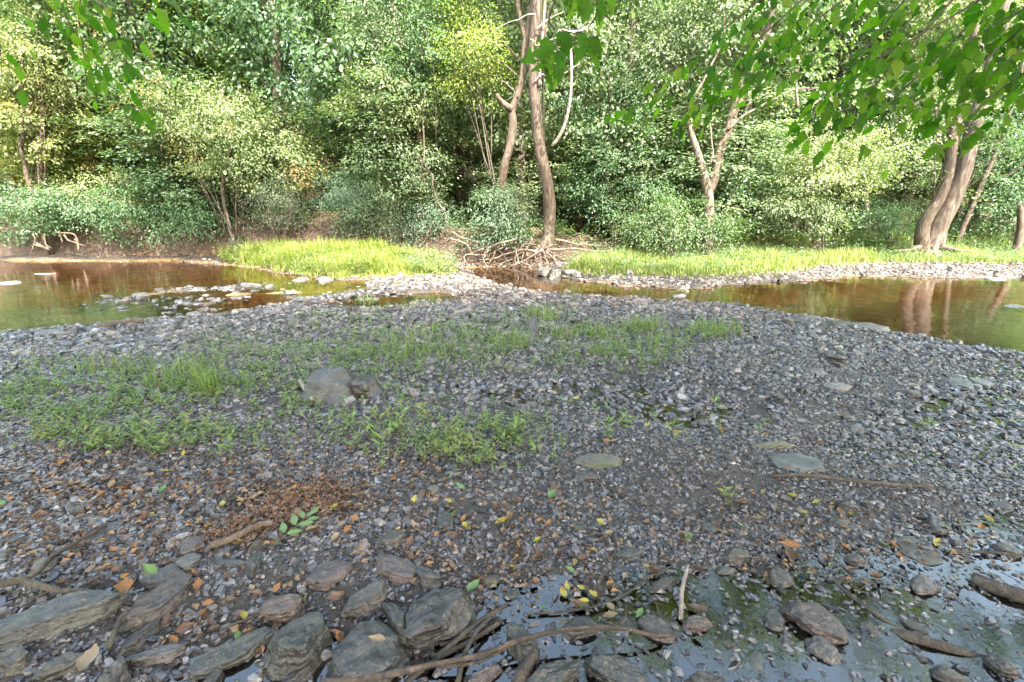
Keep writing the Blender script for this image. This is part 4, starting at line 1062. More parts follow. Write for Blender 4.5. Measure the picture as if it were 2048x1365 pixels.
def far_wood():
    r = np.random.default_rng(6); n = 30000
    x = r.uniform(-62, 62, n); y = r.uniform(40, 52, n)
    z = r.uniform(0, 1, n) ** .8 * (17 + 4 * n2(x, x * 0, .12, 4))
    h = land(x, y)[0]
    P_ = np.stack([x, y, h + z], 1)
    P_ += np.stack([fbm(P_ * .35 + 30 * i, i, 2) for i in range(3)], 1) * 1.6
    D = r.normal(0, .5, (n, 3)) + np.array([0, -.4, -.5]); Nn = r.normal(0, .4, (n, 3)) + np.array([0, -.5, .9])
    V, Fc = leaves_geo(P_, D, Nn, r.uniform(.4, .8, n), .36)
    setp(link('far_wood', mesh('far_wood', V, Fc, M['lf_dark'])), 'far-off leafy wood on the slope', kind='stuff')
far_wood()

# ------------------------------------------------------------------ trees of the near bank: their crowns shade the bar, their branches hang into view
def near_leaf_mesh(seed, eaten=0, lobed=False):
    r = np.random.default_rng(seed); T = np.linspace(0, 1, 12); S = np.linspace(-1, 1, 7)
    V = []
    for i, t in enumerate(T):
        w = .27 * math.sin(math.pi * min(t ** .78, 1)) ** .85 if 0 < t < 1 else .004
        w *= 1 + (.16 if lobed else .05) * (-1) ** i
        for s in S:
            V.append((s * w + r.normal(0, .006), t * 1.0 - (.03 * abs(s) if t > 0 else 0), .16 * abs(s) * w - .22 * t * t + .03 * math.sin(9 * t + 2 * s)))
    q = []
    for i in range(11):
        for j in range(6): q.append((i * 7 + j, i * 7 + j + 1, (i + 1) * 7 + j + 1, (i + 1) * 7 + j))
    gone = set()
    for _ in range(eaten):
        i, j = int(r.integers(2, 9)), int(r.choice([0, 1, 4, 5]))
        gone.add(i * 6 + j)
        if r.uniform() < .6: gone.add((i + 1) * 6 + j)
    q = [f for k, f in enumerate(q) if k not in gone]
    return mesh('leaf', V, np.array(q), M['near_leaf'], True)
LEAVES = [near_leaf_mesh(i, eaten=(0, 1, 2, 4, 1, 3)[i], lobed=i % 2 == 0) for i in range(6)]
EATEN = [near_leaf_mesh(20 + i, eaten=4 + i, lobed=True) for i in range(4)]
def leaf_matrix(p, d, n, L):
    d = Vector(d).normalized(); s = d.cross(Vector(n)).normalized(); u = s.cross(d)
    m = Matrix((s, d, u)).transposed().to_4x4()
    return Matrix.Translation(p) @ m @ Matrix.Diagonal((L, L, L, 1))
def near_branch(root, base, pts, n, L, r, rad=.006, pool=None, spread=.10, down=.6, side=None):
    """a twig with leaves set alternately along it and on short side shoots; pts: photograph x, y and distance"""
    pool = pool or LEAVES
    C = spline([at(*p) for p in pts], 26)
    b = add_tube(root, base, 'branch', C[::3], rad, rad * .35, 'twig', 14, 5, int(pts[0][0]))
    T = np.gradient(C, axis=0)
    for i in range(n):
        t = .08 + .92 * (i + r.random()) / n
        k = min(int(t * 25), 25); d = T[k] / np.linalg.norm(T[k])
        sd = np.cross(d, [0, 0, 1]); sd /= np.linalg.norm(sd) + 1e-6
        sgn = 1 if i % 2 else -1
        off = sgn * sd * r.uniform(0, spread) + np.array([r.gauss(0, .03), r.gauss(0, .06), -abs(r.gauss(0, spread * .7))])
        p = C[k] + off
        dr = d * r.uniform(.1, .9) + sgn * sd * r.uniform(.2, .8) + np.array([0, 0, -down + r.gauss(0, .25)])
        nm = np.array([r.gauss(0, .45), -.55 + r.gauss(0, .4), .75 + r.gauss(0, .3)])
        o = link('leaf', r.choice(pool), b)
        o.matrix_local = leaf_matrix(rel(p, base), dr, nm, L * r.uniform(.7, 1.25))
def near_tree(label, x, y, hgt):
    base = np.array([x, y, H(x, y) - .05])
    root = empty('near_bank_tree', base, label, 'tree')
    add_tube(root, base, 'trunk', [base, base + np.array([.1, .05, hgt * .4]), base + np.array([0, .3, hgt])], .22, .09, 'bark', 18, 10, int(x * 10), flare=.3)
    return root, base
rn = random.Random(12)
rA, bA = near_tree('near bank tree whose leafy twigs hang across the upper right', 3.9, -1.9, 7)
limb = [bA + np.array([0, 0, 3.0]), (3.2, .2, 3.6), at(1800, -90, 2.6), at(1560, -60, 2.65), at(1400, -70, 2.6)]
add_tube(rA, bA, 'limb', limb, .06, .012, 'bark', 20, 7, 5)
for pts, n in (([(1570, -40, 2.65), (1470, 40, 2.6), (1360, 130, 2.6), (1228, 222, 2.65)], 60), ([(1660, -50, 2.5), (1560, 40, 2.45), (1440, 150, 2.4), (1372, 232, 2.4)], 80),
               ([(1780, -60, 2.8), (1660, 20, 2.75), (1560, 100, 2.7), (1480, 170, 2.7)], 80), ([(1860, -60, 2.5), (1760, 60, 2.5), (1680, 160, 2.5), (1610, 235, 2.5)], 78)):
    near_branch(rA, bA, pts, n, .072, rn, spread=.11, down=.4)
rB, bB = near_tree('near bank tree whose dense leafy twigs fill the upper right corner', 6.2, -.6, 7)
limb = [bB + np.array([0, 0, 3.2]), (4.6, .9, 3.2), at(2120, -90, 2.5), at(1960, -70, 2.4)]
add_tube(rB, bB, 'limb', limb, .06, .015, 'bark', 20, 7, 6)
for pts, n in (([(1960, -60, 2.4), (1850, 60, 2.35), (1760, 160, 2.3), (1690, 235, 2.3)], 62), ([(2060, -50, 2.5), (1950, 40, 2.5), (1860, 130, 2.5), (1780, 205, 2.5)], 64),
               ([(2150, -20, 2.2), (2040, 60, 2.2), (1940, 150, 2.2), (1850, 230, 2.2)], 58), ([(2200, 60, 2.0), (2090, 120, 2.0), (2000, 180, 2.0), (1930, 245, 2.0)], 46), ([(2200, -60, 2.3), (2100, -20, 2.3), (2020, 40, 2.3), (1950, 100, 2.3)], 58)):
    near_branch(rB, bB, pts, n, .072, rn, spread=.11, down=.4)
rE, bE = near_tree('near bank tree whose broad leaves crowd the far right corner', 7.8, .3, 7)
add_tube(rE, bE, 'limb', [bE + np.array([0, 0, 3.0]), (5.0, 1.0, 3.0), at(2300, -80, 1.9), at(2120, -70, 1.9)], .05, .012, 'bark', 18, 7, 9)
for pts, n in (([(2150, -60, 2.2), (2060, 10, 2.2), (1970, 60, 2.2), (1880, 130, 2.2)], 30), ([(2230, -40, 2.1), (2130, 50, 2.1), (2030, 110, 2.1), (1960, 170, 2.1)], 30), ([(2060, -70, 2.1), (1960, 0, 2.1), (1840, 70, 2.1), (1740, 130, 2.1)], 34)):
    near_branch(rE, bE, pts, n, .068, rn, spread=.1, down=.4)
rC, bC = near_tree('near bank tree whose big insect-eaten leaves hang in the top middle', 1.6, -3.2, 7.5)
limb = [bC + np.array([0, 0, 3.4]), (1.0, -.6, 3.5), (.5, .8, 2.9), at(1150, -110, 1.75)]
add_tube(rC, bC, 'limb', limb, .05, .01, 'bark', 18, 7, 7)
def big_leaves(pts, leaves, L):
    b = add_tube(rC, bC, 'branch', [at(*p) for p in pts], .005, .0025, 'bark', 12, 5, 9)
    for x, y, dx, dy, k, tw in leaves:
        p0 = at(x, y, 1.7); p1 = at(x + dx, y + dy, 1.66)
        o = link('leaf', rn.choice(EATEN), b)
        dd = p1 - p0
        o.matrix_local = leaf_matrix(rel(p0, bC), dd, (tw, -1, .25), float(np.linalg.norm(dd)) * 1.05)
big_leaves([(1150, -110, 1.75), (1110, 0, 1.7), (1098, 40, 1.7), (1110, 60, 1.7)], [(1120, 62, 18, 42, 0, .1), (1138, 68, -14, 40, 0, -.3), (1108, 88, -62, 28, 0, .2), (1100, 98, 4, 46, 0, .2), (1118, 104, 8, 52, 0, .7), (1104, 130, -4, 44, 0, -.2), (1110, 138, 4, 34, 0, .5), (1098, 128, -30, 8, 0, .1)], .12)
big_leaves([(1150, -110, 1.75), (1190, -30, 1.7), (1192, 30, 1.7), (1180, 50, 1.7)], [(1172, 70, -18, 48, 0, .2), (1180, 74, 14, 56, 0, -.3), (1188, 72, 10, 40, 0, -.5), (1150, -12, -8, 44, 0, .6), (1178, -8, -10, 46, 0, 0), (1164, -5, -2, 34, 0, .6), (1206, 0, -6, 42, 0, .3), (1214, -12, 10, 32, 0, -.2), (1128, -20, 12, 36, 0, .2), (1200, 20, 4, 40, 0, .8)], .12)
rD, bD = near_tree('near bank tree whose sparse twigs hang in the upper left', -4.3, -1.6, 7)
limb = [bD + np.array([0, 0, 3.0]), (-3.6, .3, 3.4), at(-40, -110, 2.7), at(120, -90, 2.7), at(280, -80, 2.7)]
add_tube(rD, bD, 'limb', limb, .05, .01, 'bark', 18, 7, 8)
for pts, n, L in (([(95, -60, 2.6), (125, 20, 2.6), (165, 85, 2.6), (235, 150, 2.6), (320, 245, 2.6)], 44, .078), ([(160, -60, 2.7), (210, 20, 2.7), (262, 80, 2.7), (290, 115, 2.7)], 14, .10),
                  ([(250, -70, 2.5), (300, -15, 2.5), (360, 20, 2.5)], 11, .075), ([(120, -60, 2.5), (180, 0, 2.5), (228, 20, 2.5)], 10, .07), ([(-30, -30, 2.4), (-4, 60, 2.4), (4, 160, 2.4)], 9, .07), ([(165, 85, 2.6), (170, 130, 2.6), (175, 195, 2.6)], 6, .065)):
    near_branch(rD, bD, pts, n, L, rn, rad=.004, spread=.07)
def shade():
    """high crowns of the near bank trees, with clear sky between them and the far wood"""
    me, C = crown_mesh(990, 150, 60, (2.6, 2.4, 1.5), .17, 'lf_mid', clr=.8)
    me2, C = crown_mesh(991, 140, 60, (2.4, 2.6, 1.3), .17, 'lf_mid', clr=.8)
    k = 0
    for root, base in ((rA, bA), (rB, bB), (rC, bC), (rD, bD)):
        for dx, dy, z in ((0, 0, 7.6), (-1.6, 1.4, 6.6), (1.8, 1.0, 6.9), (.4, -2.4, 8.4), (-.6, 2.6, 7.6)):
            q = base + np.array([dx, dy + .2, z]); k += 1
            if q[1] > 1.0: q[1] = 1.0
            link('crown', me if k % 2 else me2, root, rel(q, base), (0, 0, k * 1.3))
            add_tube(root, base, 'limb', [base + np.array([0, 0, 4]), (base + q) / 2 + np.array([0, 0, 2.2]), q], .07, .02, 'bark', 8, 6, k)
    q = np.array([8.2, 6.4, 5.8]); me_mirror, C = crown_mesh(993, 22, 40, (1.5, 1.1, .7), .11, 'lf_mid', clr=.5)  # unseen crowns from here on added for the puddle to mirror
    link('crown', me_mirror, rB, rel(q, bB)); add_tube(rB, bB, 'limb', [bB + np.array([0, 0, 4.2]), (5.2, 2.0, 5.0), q], .06, .015, 'bark', 10, 6, 77)
    for q, rad in (((4.6, 7.2, 6.3), (1.4, 1.1, .8)), ((2.5, 7.5, 6.7), (1.3, 1.0, .7)), ((6.6, 6.9, 6.0), (1.5, 1.2, .8))):  # yellow and out in the sun to brighten the puddle reflection
        q = np.array(q); me_mirror, C = crown_mesh(int(q[0] * 100), 40, 42, rad, .14, 'lf_yel', clr=.5)
        link('crown', me_mirror, rB, rel(q, bB)); add_tube(rB, bB, 'limb', [bB + np.array([0, 0, 4.4]), (6.0, 2.0, 5.4), q + np.array([.4, -.5, .5]), q], .06, .015, 'bark', 10, 6, 78)
    spots = [(-9.5, -1.2, 7), (-7, -4.2, 8), (-1.6, -4.6, 8), (9.8, -1.5, 7.5), (-13.5, -1.5, 7), (13.5, -2.2, 7), (5.2, -5.5, 8)]
    labs = ['second tree from the left on the near bank behind the camera', 'tall tree on the near bank rise at the left rear', 'tree on the near bank straight behind the bar', 'tree at the right end of the near bank',
            'leftmost tree on the near bank', 'rightmost tree on the near bank', 'tall tree on the near bank rise at the right rear']
    for (x, y, h), lab in zip(spots, labs):
        root, base = near_tree(lab, x, y, h)
        for dx, dy, z in ((0, 0, 7.8), (-2, 1.2, 6.4), (2.1, 1.0, 6.8), (.3, 2.3, 7.2), (0, -2.5, 8.5)):
            k += 1
            q = base + np.array([dx, dy, z]); q[1] = min(q[1], 1.0)
            link('crown', me if k % 2 else me2, root, rel(q, base), (0, 0, k * 1.3))
            add_tube(root, base, 'limb', [base + np.array([0, 0, 4]), (base + q) / 2 + np.array([0, 0, 2.2]), q], .07, .02, 'bark', 8, 6, k)
shade()
# ------------------------------------------------------------------ grass and weeds
def blades(P_, hgt, r, lean=.35, w=.012):
    n = len(P_)
    a = r.uniform(0, 6.28, n); d = np.stack([np.cos(a), np.sin(a), 0 * a], 1); s = np.stack([-np.sin(a), np.cos(a), 0 * a], 1)
    ln = np.abs(r.normal(lean, lean * .6, n))[:, None]; h = hgt[:, None]; up = np.array([0, 0, 1.0])
    ww = w * r.uniform(.6, 1.4, n)[:, None]
    m = P_ + up * h * .6 + d * h * ln * .35; t = P_ + up * h * (1 - .25 * np.minimum(ln, 1)) + d * h * ln
    V = np.stack([P_ - s * ww, P_ + s * ww, m + s * ww * .8, m - s * ww * .8, t], 1).reshape(-1, 3)
    i = (np.arange(n) * 5)[:, None]
    return V, [i + np.array([[0, 1, 2, 3]]), i + np.array([[3, 2, 4]])]
def in_poly(poly, n, r, z=.1):
    W = gps(poly, z); lo, hi = W.min(0), W.max(0); x = r.uniform(lo[0], hi[0], n * 4); y = r.uniform(lo[1], hi[1], n * 4)
    k = sdf(W, np.stack([x, y], 1)); ok = k > 0
    return x[ok][:n], y[ok][:n], k[ok][:n]
def grass(name, label, poly, n, h0, h1, mat, seed, lean=.35, w=.012, keep_dry=True):
    r = np.random.default_rng(seed)
    x, y, k = in_poly(poly, n, r)
    z, creek, pud, t = land(x, y)
    edge = np.clip(k / .5, .25, 1)
    clump = .78 + .6 * n2(x, y, 1.1, seed)
    ok = (z > .012) & (r.uniform(0, 1, len(x)) < .45 + .55 * edge)
    V, Fc = blades(np.stack([x, y, z - .01], 1)[ok], ((h0 + (h1 - h0) * r.uniform(0, 1, len(x))) * edge * np.clip(clump, .35, 1.3))[ok], r, lean, w)
    return setp(link(name, mesh(name, V, Fc, M[mat])), label, kind='stuff')
grass('tall_grass', 'bright yellow-green tall grass on the gravel spit in the left middle', [(455, 527), (520, 536), (640, 552), (800, 552), (890, 547), (922, 538), (900, 528), (760, 519), (600, 517), (480, 519)], 30000, .3, .74, 'grass', 1, w=.009, lean=.5)
grass('shore_grass', 'pale sunlit grass along the far shore on the right', [(1110, 544), (1250, 553), (1420, 555), (1560, 548), (1640, 535), (1800, 529), (2300, 531), (2300, 513), (1700, 514), (1500, 511), (1250, 515), (1140, 526)], 30000, .12, .42, 'grass_pale', 2, w=.011)
grass('bank_grass', 'green grass in half shade at the foot of the far right bank', [(1240, 517), (1500, 512), (1900, 512), (2300, 513), (2300, 504), (1800, 504), (1450, 503), (1260, 507)], 12000, .15, .45, 'lf_weed', 3, w=.012)
grass('channel_grass', 'thin grass growing in the channel edge by the inlet', [(1140, 596), (1160, 582), (1200, 578), (1330, 582), (1420, 586), (1600, 566), (1560, 562), (1240, 574), (1150, 580)], 1500, .06, .18, 'grass_pale', 4, w=.008)

def ell(cx, cy, rx, ry, n, r, z=.05):
    a = r.uniform(0, 6.28, n); q = np.sqrt(r.uniform(0, 1, n)) * np.clip(r.normal(1, .18, n), .3, 1.5)
    X, Yp = cx + rx * q * np.cos(a), cy + ry * q * np.sin(a)
    pts = np.array([gp(u, v, z) for u, v in zip(X, Yp)])
    return pts[:, 0], pts[:, 1]
def weed_geo(x, y, r, h0, h1, nl, L0, L1, W=.17):
    """low leafy plants: a thin stem with narrow leaves in whorls"""
    z = land(x, y)[0]; n = len(x)
    h = r.uniform(h0, h1, n); a0 = r.uniform(0, 6.28, n)
    lean = r.normal(0, .25, (n, 2))
    P_, D, N_, L = [], [], [], []
    for k in range(nl):
        t = (k + 1) / nl; a = a0 + k * 2.4 + r.normal(0, .3, n)
        pos = np.stack([x + lean[:, 0] * h * t, y + lean[:, 1] * h * t, z + .01 + h * t], 1)
        out = np.stack([np.cos(a), np.sin(a), r.normal(.25, .35, n)], 1)
        P_.append(pos); D.append(out); N_.append(np.stack([-np.cos(a) * .3, -np.sin(a) * .3, np.ones(n)], 1) + r.normal(0, .25, (n, 3))); L.append(r.uniform(L0, L1, n) * (1.15 - .4 * t))
    V, Fc = leaves_geo(np.concatenate(P_), np.concatenate(D), np.concatenate(N_), np.concatenate(L), W, .06)
    base = np.stack([x, y, z], 1); st = np.stack([lean[:, 0], lean[:, 1], np.ones(n)], 1)
    V2, F2 = leaves_geo(base, st, np.tile([1.0, .3, 0], (n, 1)), h * 1.02, .012, 0)
    return np.concatenate([V, V2]), np.concatenate([Fc, F2 + len(V)])
def weeds():
    r = np.random.default_rng(31)
    X, Yw = [], []
    for cx, cy, rx, ry, n in ((240, 775, 230, 50, 480), (110, 815, 130, 55, 340), (430, 760, 110, 45, 220), (560, 722, 190, 38, 520), (760, 745, 100, 50, 560), (620, 800, 120, 35, 170), (880, 690, 190, 36, 560), (980, 655, 120, 26, 260),
                              (1180, 690, 100, 40, 320), (1300, 700, 90, 44, 330), (1430, 672, 70, 22, 150), (790, 870, 150, 50, 60), (950, 900, 150, 60, 80), (270, 885, 220, 38, 200), (1010, 860, 90, 45, 80), (700, 650, 110, 28, 160), (1090, 632, 80, 16, 120), (380, 820, 200, 40, 120), (1000, 720, 160, 30, 140), (640, 690, 300, 25, 160), (1300, 850, 300, 60, 25), (160, 730, 120, 25, 60), (350, 800, 380, 110, 700), (850, 720, 480, 100, 700), (850, 870, 300, 80, 90)):
        a, b = ell(cx, cy, rx, ry, n, r); X.append(a); Yw.append(b)
    x, y = np.concatenate(X), np.concatenate(Yw)
    pud = land(x, y)[2]; ok = (pud < .02) & (n2(x, y, 2.6, 88, 2) + r.normal(0, .4, len(x)) > -.3); x, y = x[ok], y[ok]
    ok = np.array([not any((u - a) ** 2 + (v - b) ** 2 < (c * .75) ** 2 for a, b, c in ROCKSPOT[:N_HERO] if c > .09) for u, v in zip(x, y)])
    x, y = x[ok], y[ok]
    V, Fc = weed_geo(x, y, r, .02, .12, 8, .018, .048)
    setp(link('low_weeds', mesh('low_weeds', V, Fc, M['lf_weed'])), 'low green weeds growing through the gravel', kind='stuff')
    gx = []
    for cx, cy, rx, ry, n in ((1285, 680, 55, 30, 900), (1190, 690, 70, 26, 600), (1100, 640, 50, 14, 300), (900, 700, 140, 24, 700), (300, 765, 160, 26, 500), (415, 785, 22, 16, 200), (780, 620, 60, 10, 160), (730, 600, 20, 8, 40), (1090, 690, 70, 24, 350), (1430, 670, 50, 14, 250), (1150, 590, 20, 6, 60), (860, 604, 30, 6, 60)):
        a, b = ell(cx, cy, rx, ry, n, r); gx.append(np.stack([a, b], 1))
    g = np.concatenate(gx); g = g[n2(g[:, 0], g[:, 1], 3.0, 91, 2) > -.1]; z = land(g[:, 0], g[:, 1])[0]
    V, Fc = blades(np.column_stack([g, np.maximum(z, 0)]), r.uniform(.07, .24, len(g)), r, .55, .0035)
    setp(link('bar_grass', mesh('bar_grass', V, Fc, M['lf_weed'])), 'thin grass growing among the weeds on the bar', kind='stuff')
    # seedlings one can pick out
    ms = []
    for i in range(5):
        V, Fc = weed_geo(np.zeros(1), np.zeros(1), np.random.default_rng(60 + i), .07, .13, 11, .04, .075, .16)
        V[:, 2] -= H(0, 0); ms.append(mesh('weed_plant', V, Fc, M['lf_weed']))
    for cx, cy, rx, ry, n, lab in ((810, 880, 150, 40, 26, 'small leafy weed on the bare gravel before the boulder'), (960, 915, 120, 40, 20, 'small leafy weed in the middle gravel'), (270, 890, 220, 35, 30, 'leafy weed at the near rim of the left weed patch'), (1260, 850, 200, 60, 8, 'single pale weed on the right gravel')):
        a, b = ell(cx, cy, rx, ry, n, r)
        for u, v in zip(a, b):
            o = link('weed_plant', ms[int(r.integers(5))], None, (u, v, max(H(u, v), 0)), (0, 0, r.uniform(0, 6.28))); s = r.uniform(.7, 1.3); o.scale = (s, s, s)
            setp(o, lab, 'weed', 'single weeds on the gravel')
    # undergrowth on the far bank
    n = 5200; x = r.uniform(-22, 24, n); y = np.interp(x, BX, BY) + r.uniform(.5, 8.5, n) ** 1.0
    V, Fc = weed_geo(x, y, r, .15, .6, 7, .10, .2, .3)
    setp(link('undergrowth', mesh('undergrowth', V, Fc, M['lf_dark'])), 'dark leafy undergrowth on the far bank', kind='stuff')
weeds()
def spit_weeds():
    r = np.random.default_rng(41)
    for name, lab, poly, n, h0, h1, mt in (('spit_weeds', 'leafy weeds mixed into the tall bright grass', [(455, 526), (640, 550), (880, 549), (922, 536), (900, 528), (760, 519), (480, 519)], 1300, .2, .62, 'lf_pale'),
                                 ('shore_weeds', 'leafy weeds mixed into the pale grass of the far shore', [(1110, 541), (1420, 549), (1640, 531), (2300, 531), (2300, 509), (1700, 510), (1250, 513), (1140, 526)], 2200, .15, .5, 'lf_pale'),
                                 ('hollow_weeds', 'dark green weeds in the shade at the left end of the bright grass', [(440, 524), (520, 524), (540, 516), (450, 514)], 500, .2, .5, 'lf_weed')):
        x, y, k = in_poly(poly, n, r); z = land(x, y)[0]; ok = (z > .01) & (n2(x, y, .9, 55, 2) > -.25)
        V, Fc = weed_geo(x[ok], y[ok], r, h0, h1, 9, .06, .13, .2)
        setp(link(name, mesh(name, V, Fc, M[mt])), lab, kind='stuff')
    # litter of the washed banks
    n = 9000; x = r.uniform(-15, 14, n); y = np.interp(x, BX, BY) + r.uniform(-.3, 3, n); z = land(x, y)[0]; a = r.uniform(0, 6.28, n)
    V, Fc = leaves_geo(np.stack([x, y, z + .02], 1), np.stack([np.cos(a), np.sin(a), r.normal(0, .5, n)], 1), np.array([0, -.5, 1.0]) + r.normal(0, .5, (n, 3)), r.uniform(.05, .13, n), .3, .2)
    setp(link('bank_litter', mesh('bank_litter', V, Fc, M['litter'])), 'dead leaves lying on the far bank', kind='stuff')
    gs = []
    for i in range(260):
        x = r.uniform(-12, 12); y = float(np.interp(x, BX, BY)) + r.uniform(.0, 1.6); an = r.uniform(-.6, .6) + (3.14 if r.uniform() < .5 else 0); l = r.uniform(.3, 1.1)
        p0 = np.array([x, y]); p1 = p0 + l * np.array([math.cos(an), math.sin(an) * .6]); m = (p0 + p1) / 2
        gs.append(tube_geo([(*p0, H(*p0) + .05), (*m, max(H(*p0), H(*p1)) + r.uniform(.05, .25)), (*p1, H(*p1) + .04)], r.uniform(.008, .024), .005, 7, 5, i, wig=.06))
    setp(tubes('bank_brush', gs, M['root']), 'dead twigs and washed-out rootlets on the far bank', kind='stuff')
spit_weeds()
def green_clump(px, py, lab):
    r = np.random.default_rng(int(px)); g = gp(px, py, .05)
    V, Fc = weed_geo(np.zeros(1), np.zeros(1), r, .05, .06, 8, .05, .08, .17); V[:, 2] -= H(0, 0)
    setp(link('weed_plant', mesh('weed_plant', V, Fc, M['lf_weed']), None, (g[0], g[1], H(g[0], g[1]) + .01)), lab, 'weed')
green_clump(1452, 1004, 'small bright green plant alone on the right gravel')
green_clump(1860, 850, 'pale green plant lying in the thin water film on the right')

# ------------------------------------------------------------------ dead leaves
def curled(seed, lobes=False):
    r = np.random.default_rng(seed); T = np.linspace(0, 1, 9); S = (-1, -.4, .4, 1); V = []
    cu, tw = r.uniform(.2, .9), r.uniform(-.5, .5)
    for i, t in enumerate(T):
        w = (.04 if i in (0, 8) else .02) + .25 * math.sin(math.pi * t ** .85) ** 1.2 * (1 + (.22 if lobes else .06) * (-1) ** i)
        for s in S: V.append((s * w, t - .5, cu * 1.1 * (s * s) * w + cu * .9 * (t - .5) ** 2 + 2 * tw * s * w * (t - .5) + r.normal(0, .018) + .02))
    q = [(i * 4 + j, i * 4 + j + 1, (i + 1) * 4 + j + 1, (i + 1) * 4 + j) for i in range(8) for j in range(3)]
    return V, np.array(q)
def dead_leaves():
    r = np.random.default_rng(17)
    xs, ys = [], []
    for cx, cy, rx, ry, n in ((250, 960, 320, 90, 1100), (200, 1090, 260, 70, 420), (600, 1010, 130, 40, 700), (500, 1070, 90, 30, 260), (700, 940, 260, 70, 500), (900, 1050, 300, 90, 320), (1300, 1000, 450, 110, 420), (1700, 1080, 300, 90, 220), (300, 850, 330, 60, 380), (1000, 1130, 350, 60, 160), (1200, 830, 500, 80, 200), (500, 1210, 200, 80, 120)):
        a, b = ell(cx, cy, rx, ry, n, r); xs.append(a); ys.append(b)
    x, y = np.concatenate(xs), np.concatenate(ys); n = len(x); z = np.maximum(land(x, y)[0], 0)
    a = r.uniform(0, 6.28, n)
    P_ = np.stack([x, y, z + r.uniform(.008, .022, n)], 1); D = np.stack([np.cos(a), np.sin(a), r.normal(0, .28, n)], 1)
    N_ = np.array([0, 0, 1.0]) + r.normal(0, .4, (n, 3))
    V, Fc = leaves_geo(P_, D, N_, r.uniform(.014, .042, n), .3, .22)
    setp(link('leaf_litter', mesh('leaf_litter', V, Fc, M['litter'])), 'small brown dead leaves strewn over the gravel', kind='stuff')
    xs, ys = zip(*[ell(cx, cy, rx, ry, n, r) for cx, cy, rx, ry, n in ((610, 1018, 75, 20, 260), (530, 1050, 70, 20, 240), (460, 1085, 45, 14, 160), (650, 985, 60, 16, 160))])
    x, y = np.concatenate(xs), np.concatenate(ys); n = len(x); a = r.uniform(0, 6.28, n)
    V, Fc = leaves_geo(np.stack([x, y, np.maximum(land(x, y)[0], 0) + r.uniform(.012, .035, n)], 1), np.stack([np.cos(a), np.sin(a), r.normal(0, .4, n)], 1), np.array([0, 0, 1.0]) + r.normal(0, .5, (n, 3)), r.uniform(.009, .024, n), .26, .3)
    setp(link('leaf_heap', mesh('leaf_heap', V, Fc, M['fl_crumb_sun'])), 'drift of crumbled brown leaves tinted as if sun-flecked beside the wood strip', kind='stuff')
    shapes = {}
    for m in ('fl_brown', 'fl_orange', 'fl_tan', 'fl_yellow', 'fl_green'):
        shapes[m] = [mesh('fallen_leaf', *curled(70 + i, i % 2 == 0), M[m], True) for i in range(4)]
    colour = {'fl_brown': 'curled brown', 'fl_orange': 'orange', 'fl_tan': 'pale tan', 'fl_yellow': 'yellow', 'fl_green': 'fallen green'}
    zones = [((220, 1010, 260, 80), 'on the near left gravel', 60, (.4, .25, .25, .06, .04)), ((620, 1040, 110, 50), 'by the leaf heap in the left middle', 34, (.35, .15, .45, .05, 0)),
             ((980, 1060, 280, 80), 'on the middle gravel', 44, (.45, .15, .2, .15, .05)), ((1600, 1060, 320, 90), 'on the near right gravel', 40, (.4, .2, .2, .12, .08)),
             ((450, 1200, 330, 70), 'among the near left rocks', 34, (.4, .2, .25, .1, .05)), ((1150, 1190, 300, 50), 'in the near wet mud', 18, (.4, .15, .15, .2, .1)), ((1300, 850, 480, 80), 'on the right gravel beyond the large flat stone', 22, (.3, .25, .2, .15, .1))]
    for (cx, cy, rx, ry), where, n, pr in zones:
        a, b = ell(cx, cy, rx, ry, n, r)
        for u, v in zip(a, b):
            m = str(r.choice(list(shapes), p=np.array(pr) / sum(pr)))
            o = link('fallen_leaf', shapes[m][int(r.integers(4))], None, (u, v, max(H(u, v), 0) + .012), (r.normal(0, .3), r.normal(0, .3), r.uniform(0, 6.28)))
            s = r.uniform(.035, .07); o.scale = (s, s, s)
            setp(o, f'{colour[m]} leaf lying {where}', 'leaf', 'fallen leaves on the bar')
    def one(px, py, m, s, yaw, lab, lift=.03, rx=0):
        g = gp(px, py, .06)
        o = link('fallen_leaf', shapes[m][int(px) % 4], None, (g[0], g[1], max(H(g[0], g[1]), 0) + lift), (rx, 0, R(yaw))); o.scale = (s,) * 3
        setp(o, lab, 'leaf')
    one(303, 968, 'fl_orange', .06, 80, 'lone bright orange leaf on dark gravel at the left')
    one(448, 1023, 'fl_yellow', .05, 20, 'yellow-green leaf on the gravel left of the leaf heap')
    one(232, 1120, 'fl_orange', .05, 60, 'yellow-orange leaf left of the small purple stone')
    one(303, 1161, 'fl_green', .075, 75, 'upright yellow-green leaf against the pointed wedge', .05, .5)
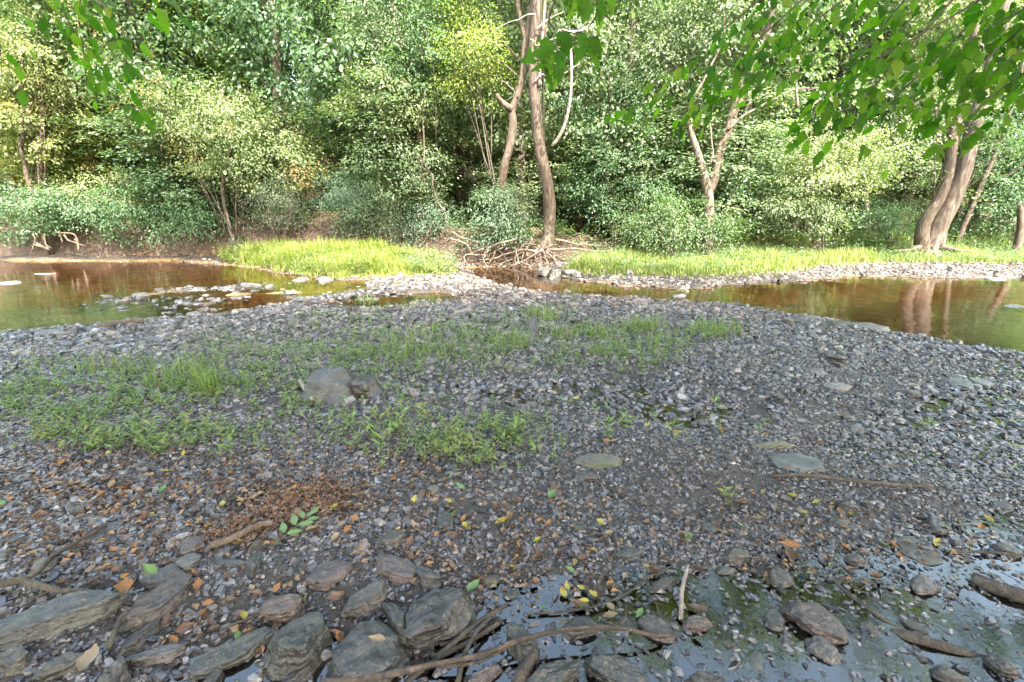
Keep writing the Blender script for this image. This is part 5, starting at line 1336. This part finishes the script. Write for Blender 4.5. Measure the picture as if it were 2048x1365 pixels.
    one(262, 1206, 'fl_orange', .10, 40, 'big curled orange-brown leaf between the two long left slabs', .07)
    one(185, 1340, 'fl_tan', .10, 20, 'large pale leaf on the dark long lumpy rock', .08)
    one(757, 1303, 'fl_tan', .06, 80, 'small curled leaf lying on the broad flat slab', .11)
    one(733, 1243, 'fl_brown', .05, 30, 'brown leaf on the upper end of the broad flat slab', .11)
    one(947, 1172, 'fl_green', .075, -35, 'long green leaf right of the great lumpy rock', .04)
    one(1140, 1134, 'fl_green', .055, 80, 'green leaf standing in the middle wet gravel', .04, .5)
    one(1135, 1163, 'fl_yellow', .045, 10, 'yellow leaf at the rim of the wet mud')
    one(1186, 1178, 'fl_yellow', .045, 40, 'bright yellow leaf in the wet mud right of another')
    one(1579, 1090, 'fl_orange', .09, 70, 'long red-orange leaf on the small stone at the right', .05)
    one(1402, 1226, 'fl_brown', .05, 40, 'red-brown leaf on the dark wet stone in the puddle', .075)
    one(1167, 1216, 'fl_yellow', .04, 80, 'small yellow leaf on the humped stone', .09)
    one(330, 1000, 'fl_green', .07, 20, 'pale green leaf on the left gravel')
    one(1104, 998, 'fl_green', .085, -30, 'pale green curled leaf on the middle gravel', .03)
    # a fallen sprig with several leaflets
    g = gp(585, 1080, .04); root = empty('leaf_sprig', (g[0], g[1], max(H(g[0], g[1]), 0)), 'green fallen sprig of seven leaflets beside the leaf heap', 'leaf sprig')
    root.rotation_euler = (0, 0, R(-25))
    link('stem', mesh('stem', *join_geo([tube_geo([(0, -.09, .02), (0, .0, .035), (.01, .1, .03)], .0022, .001, 6, 5)]), M['fl_green'], True), root)
    lm = shapes['fl_green']
    for i, (sx, t, s) in enumerate(((1, -.03, .075), (-1, -.03, .075), (1, .03, .08), (-1, .03, .08), (1, .075, .06), (-1, .075, .06), (0, .11, .075))):
        an = -sx * 1.0
        o = link('leaflet', lm[i % 4], root, (sx * .038, t + .022, .04), (.15, 0.2 * sx, an)); o.scale = (s * .8, s, s * .5)
dead_leaves()
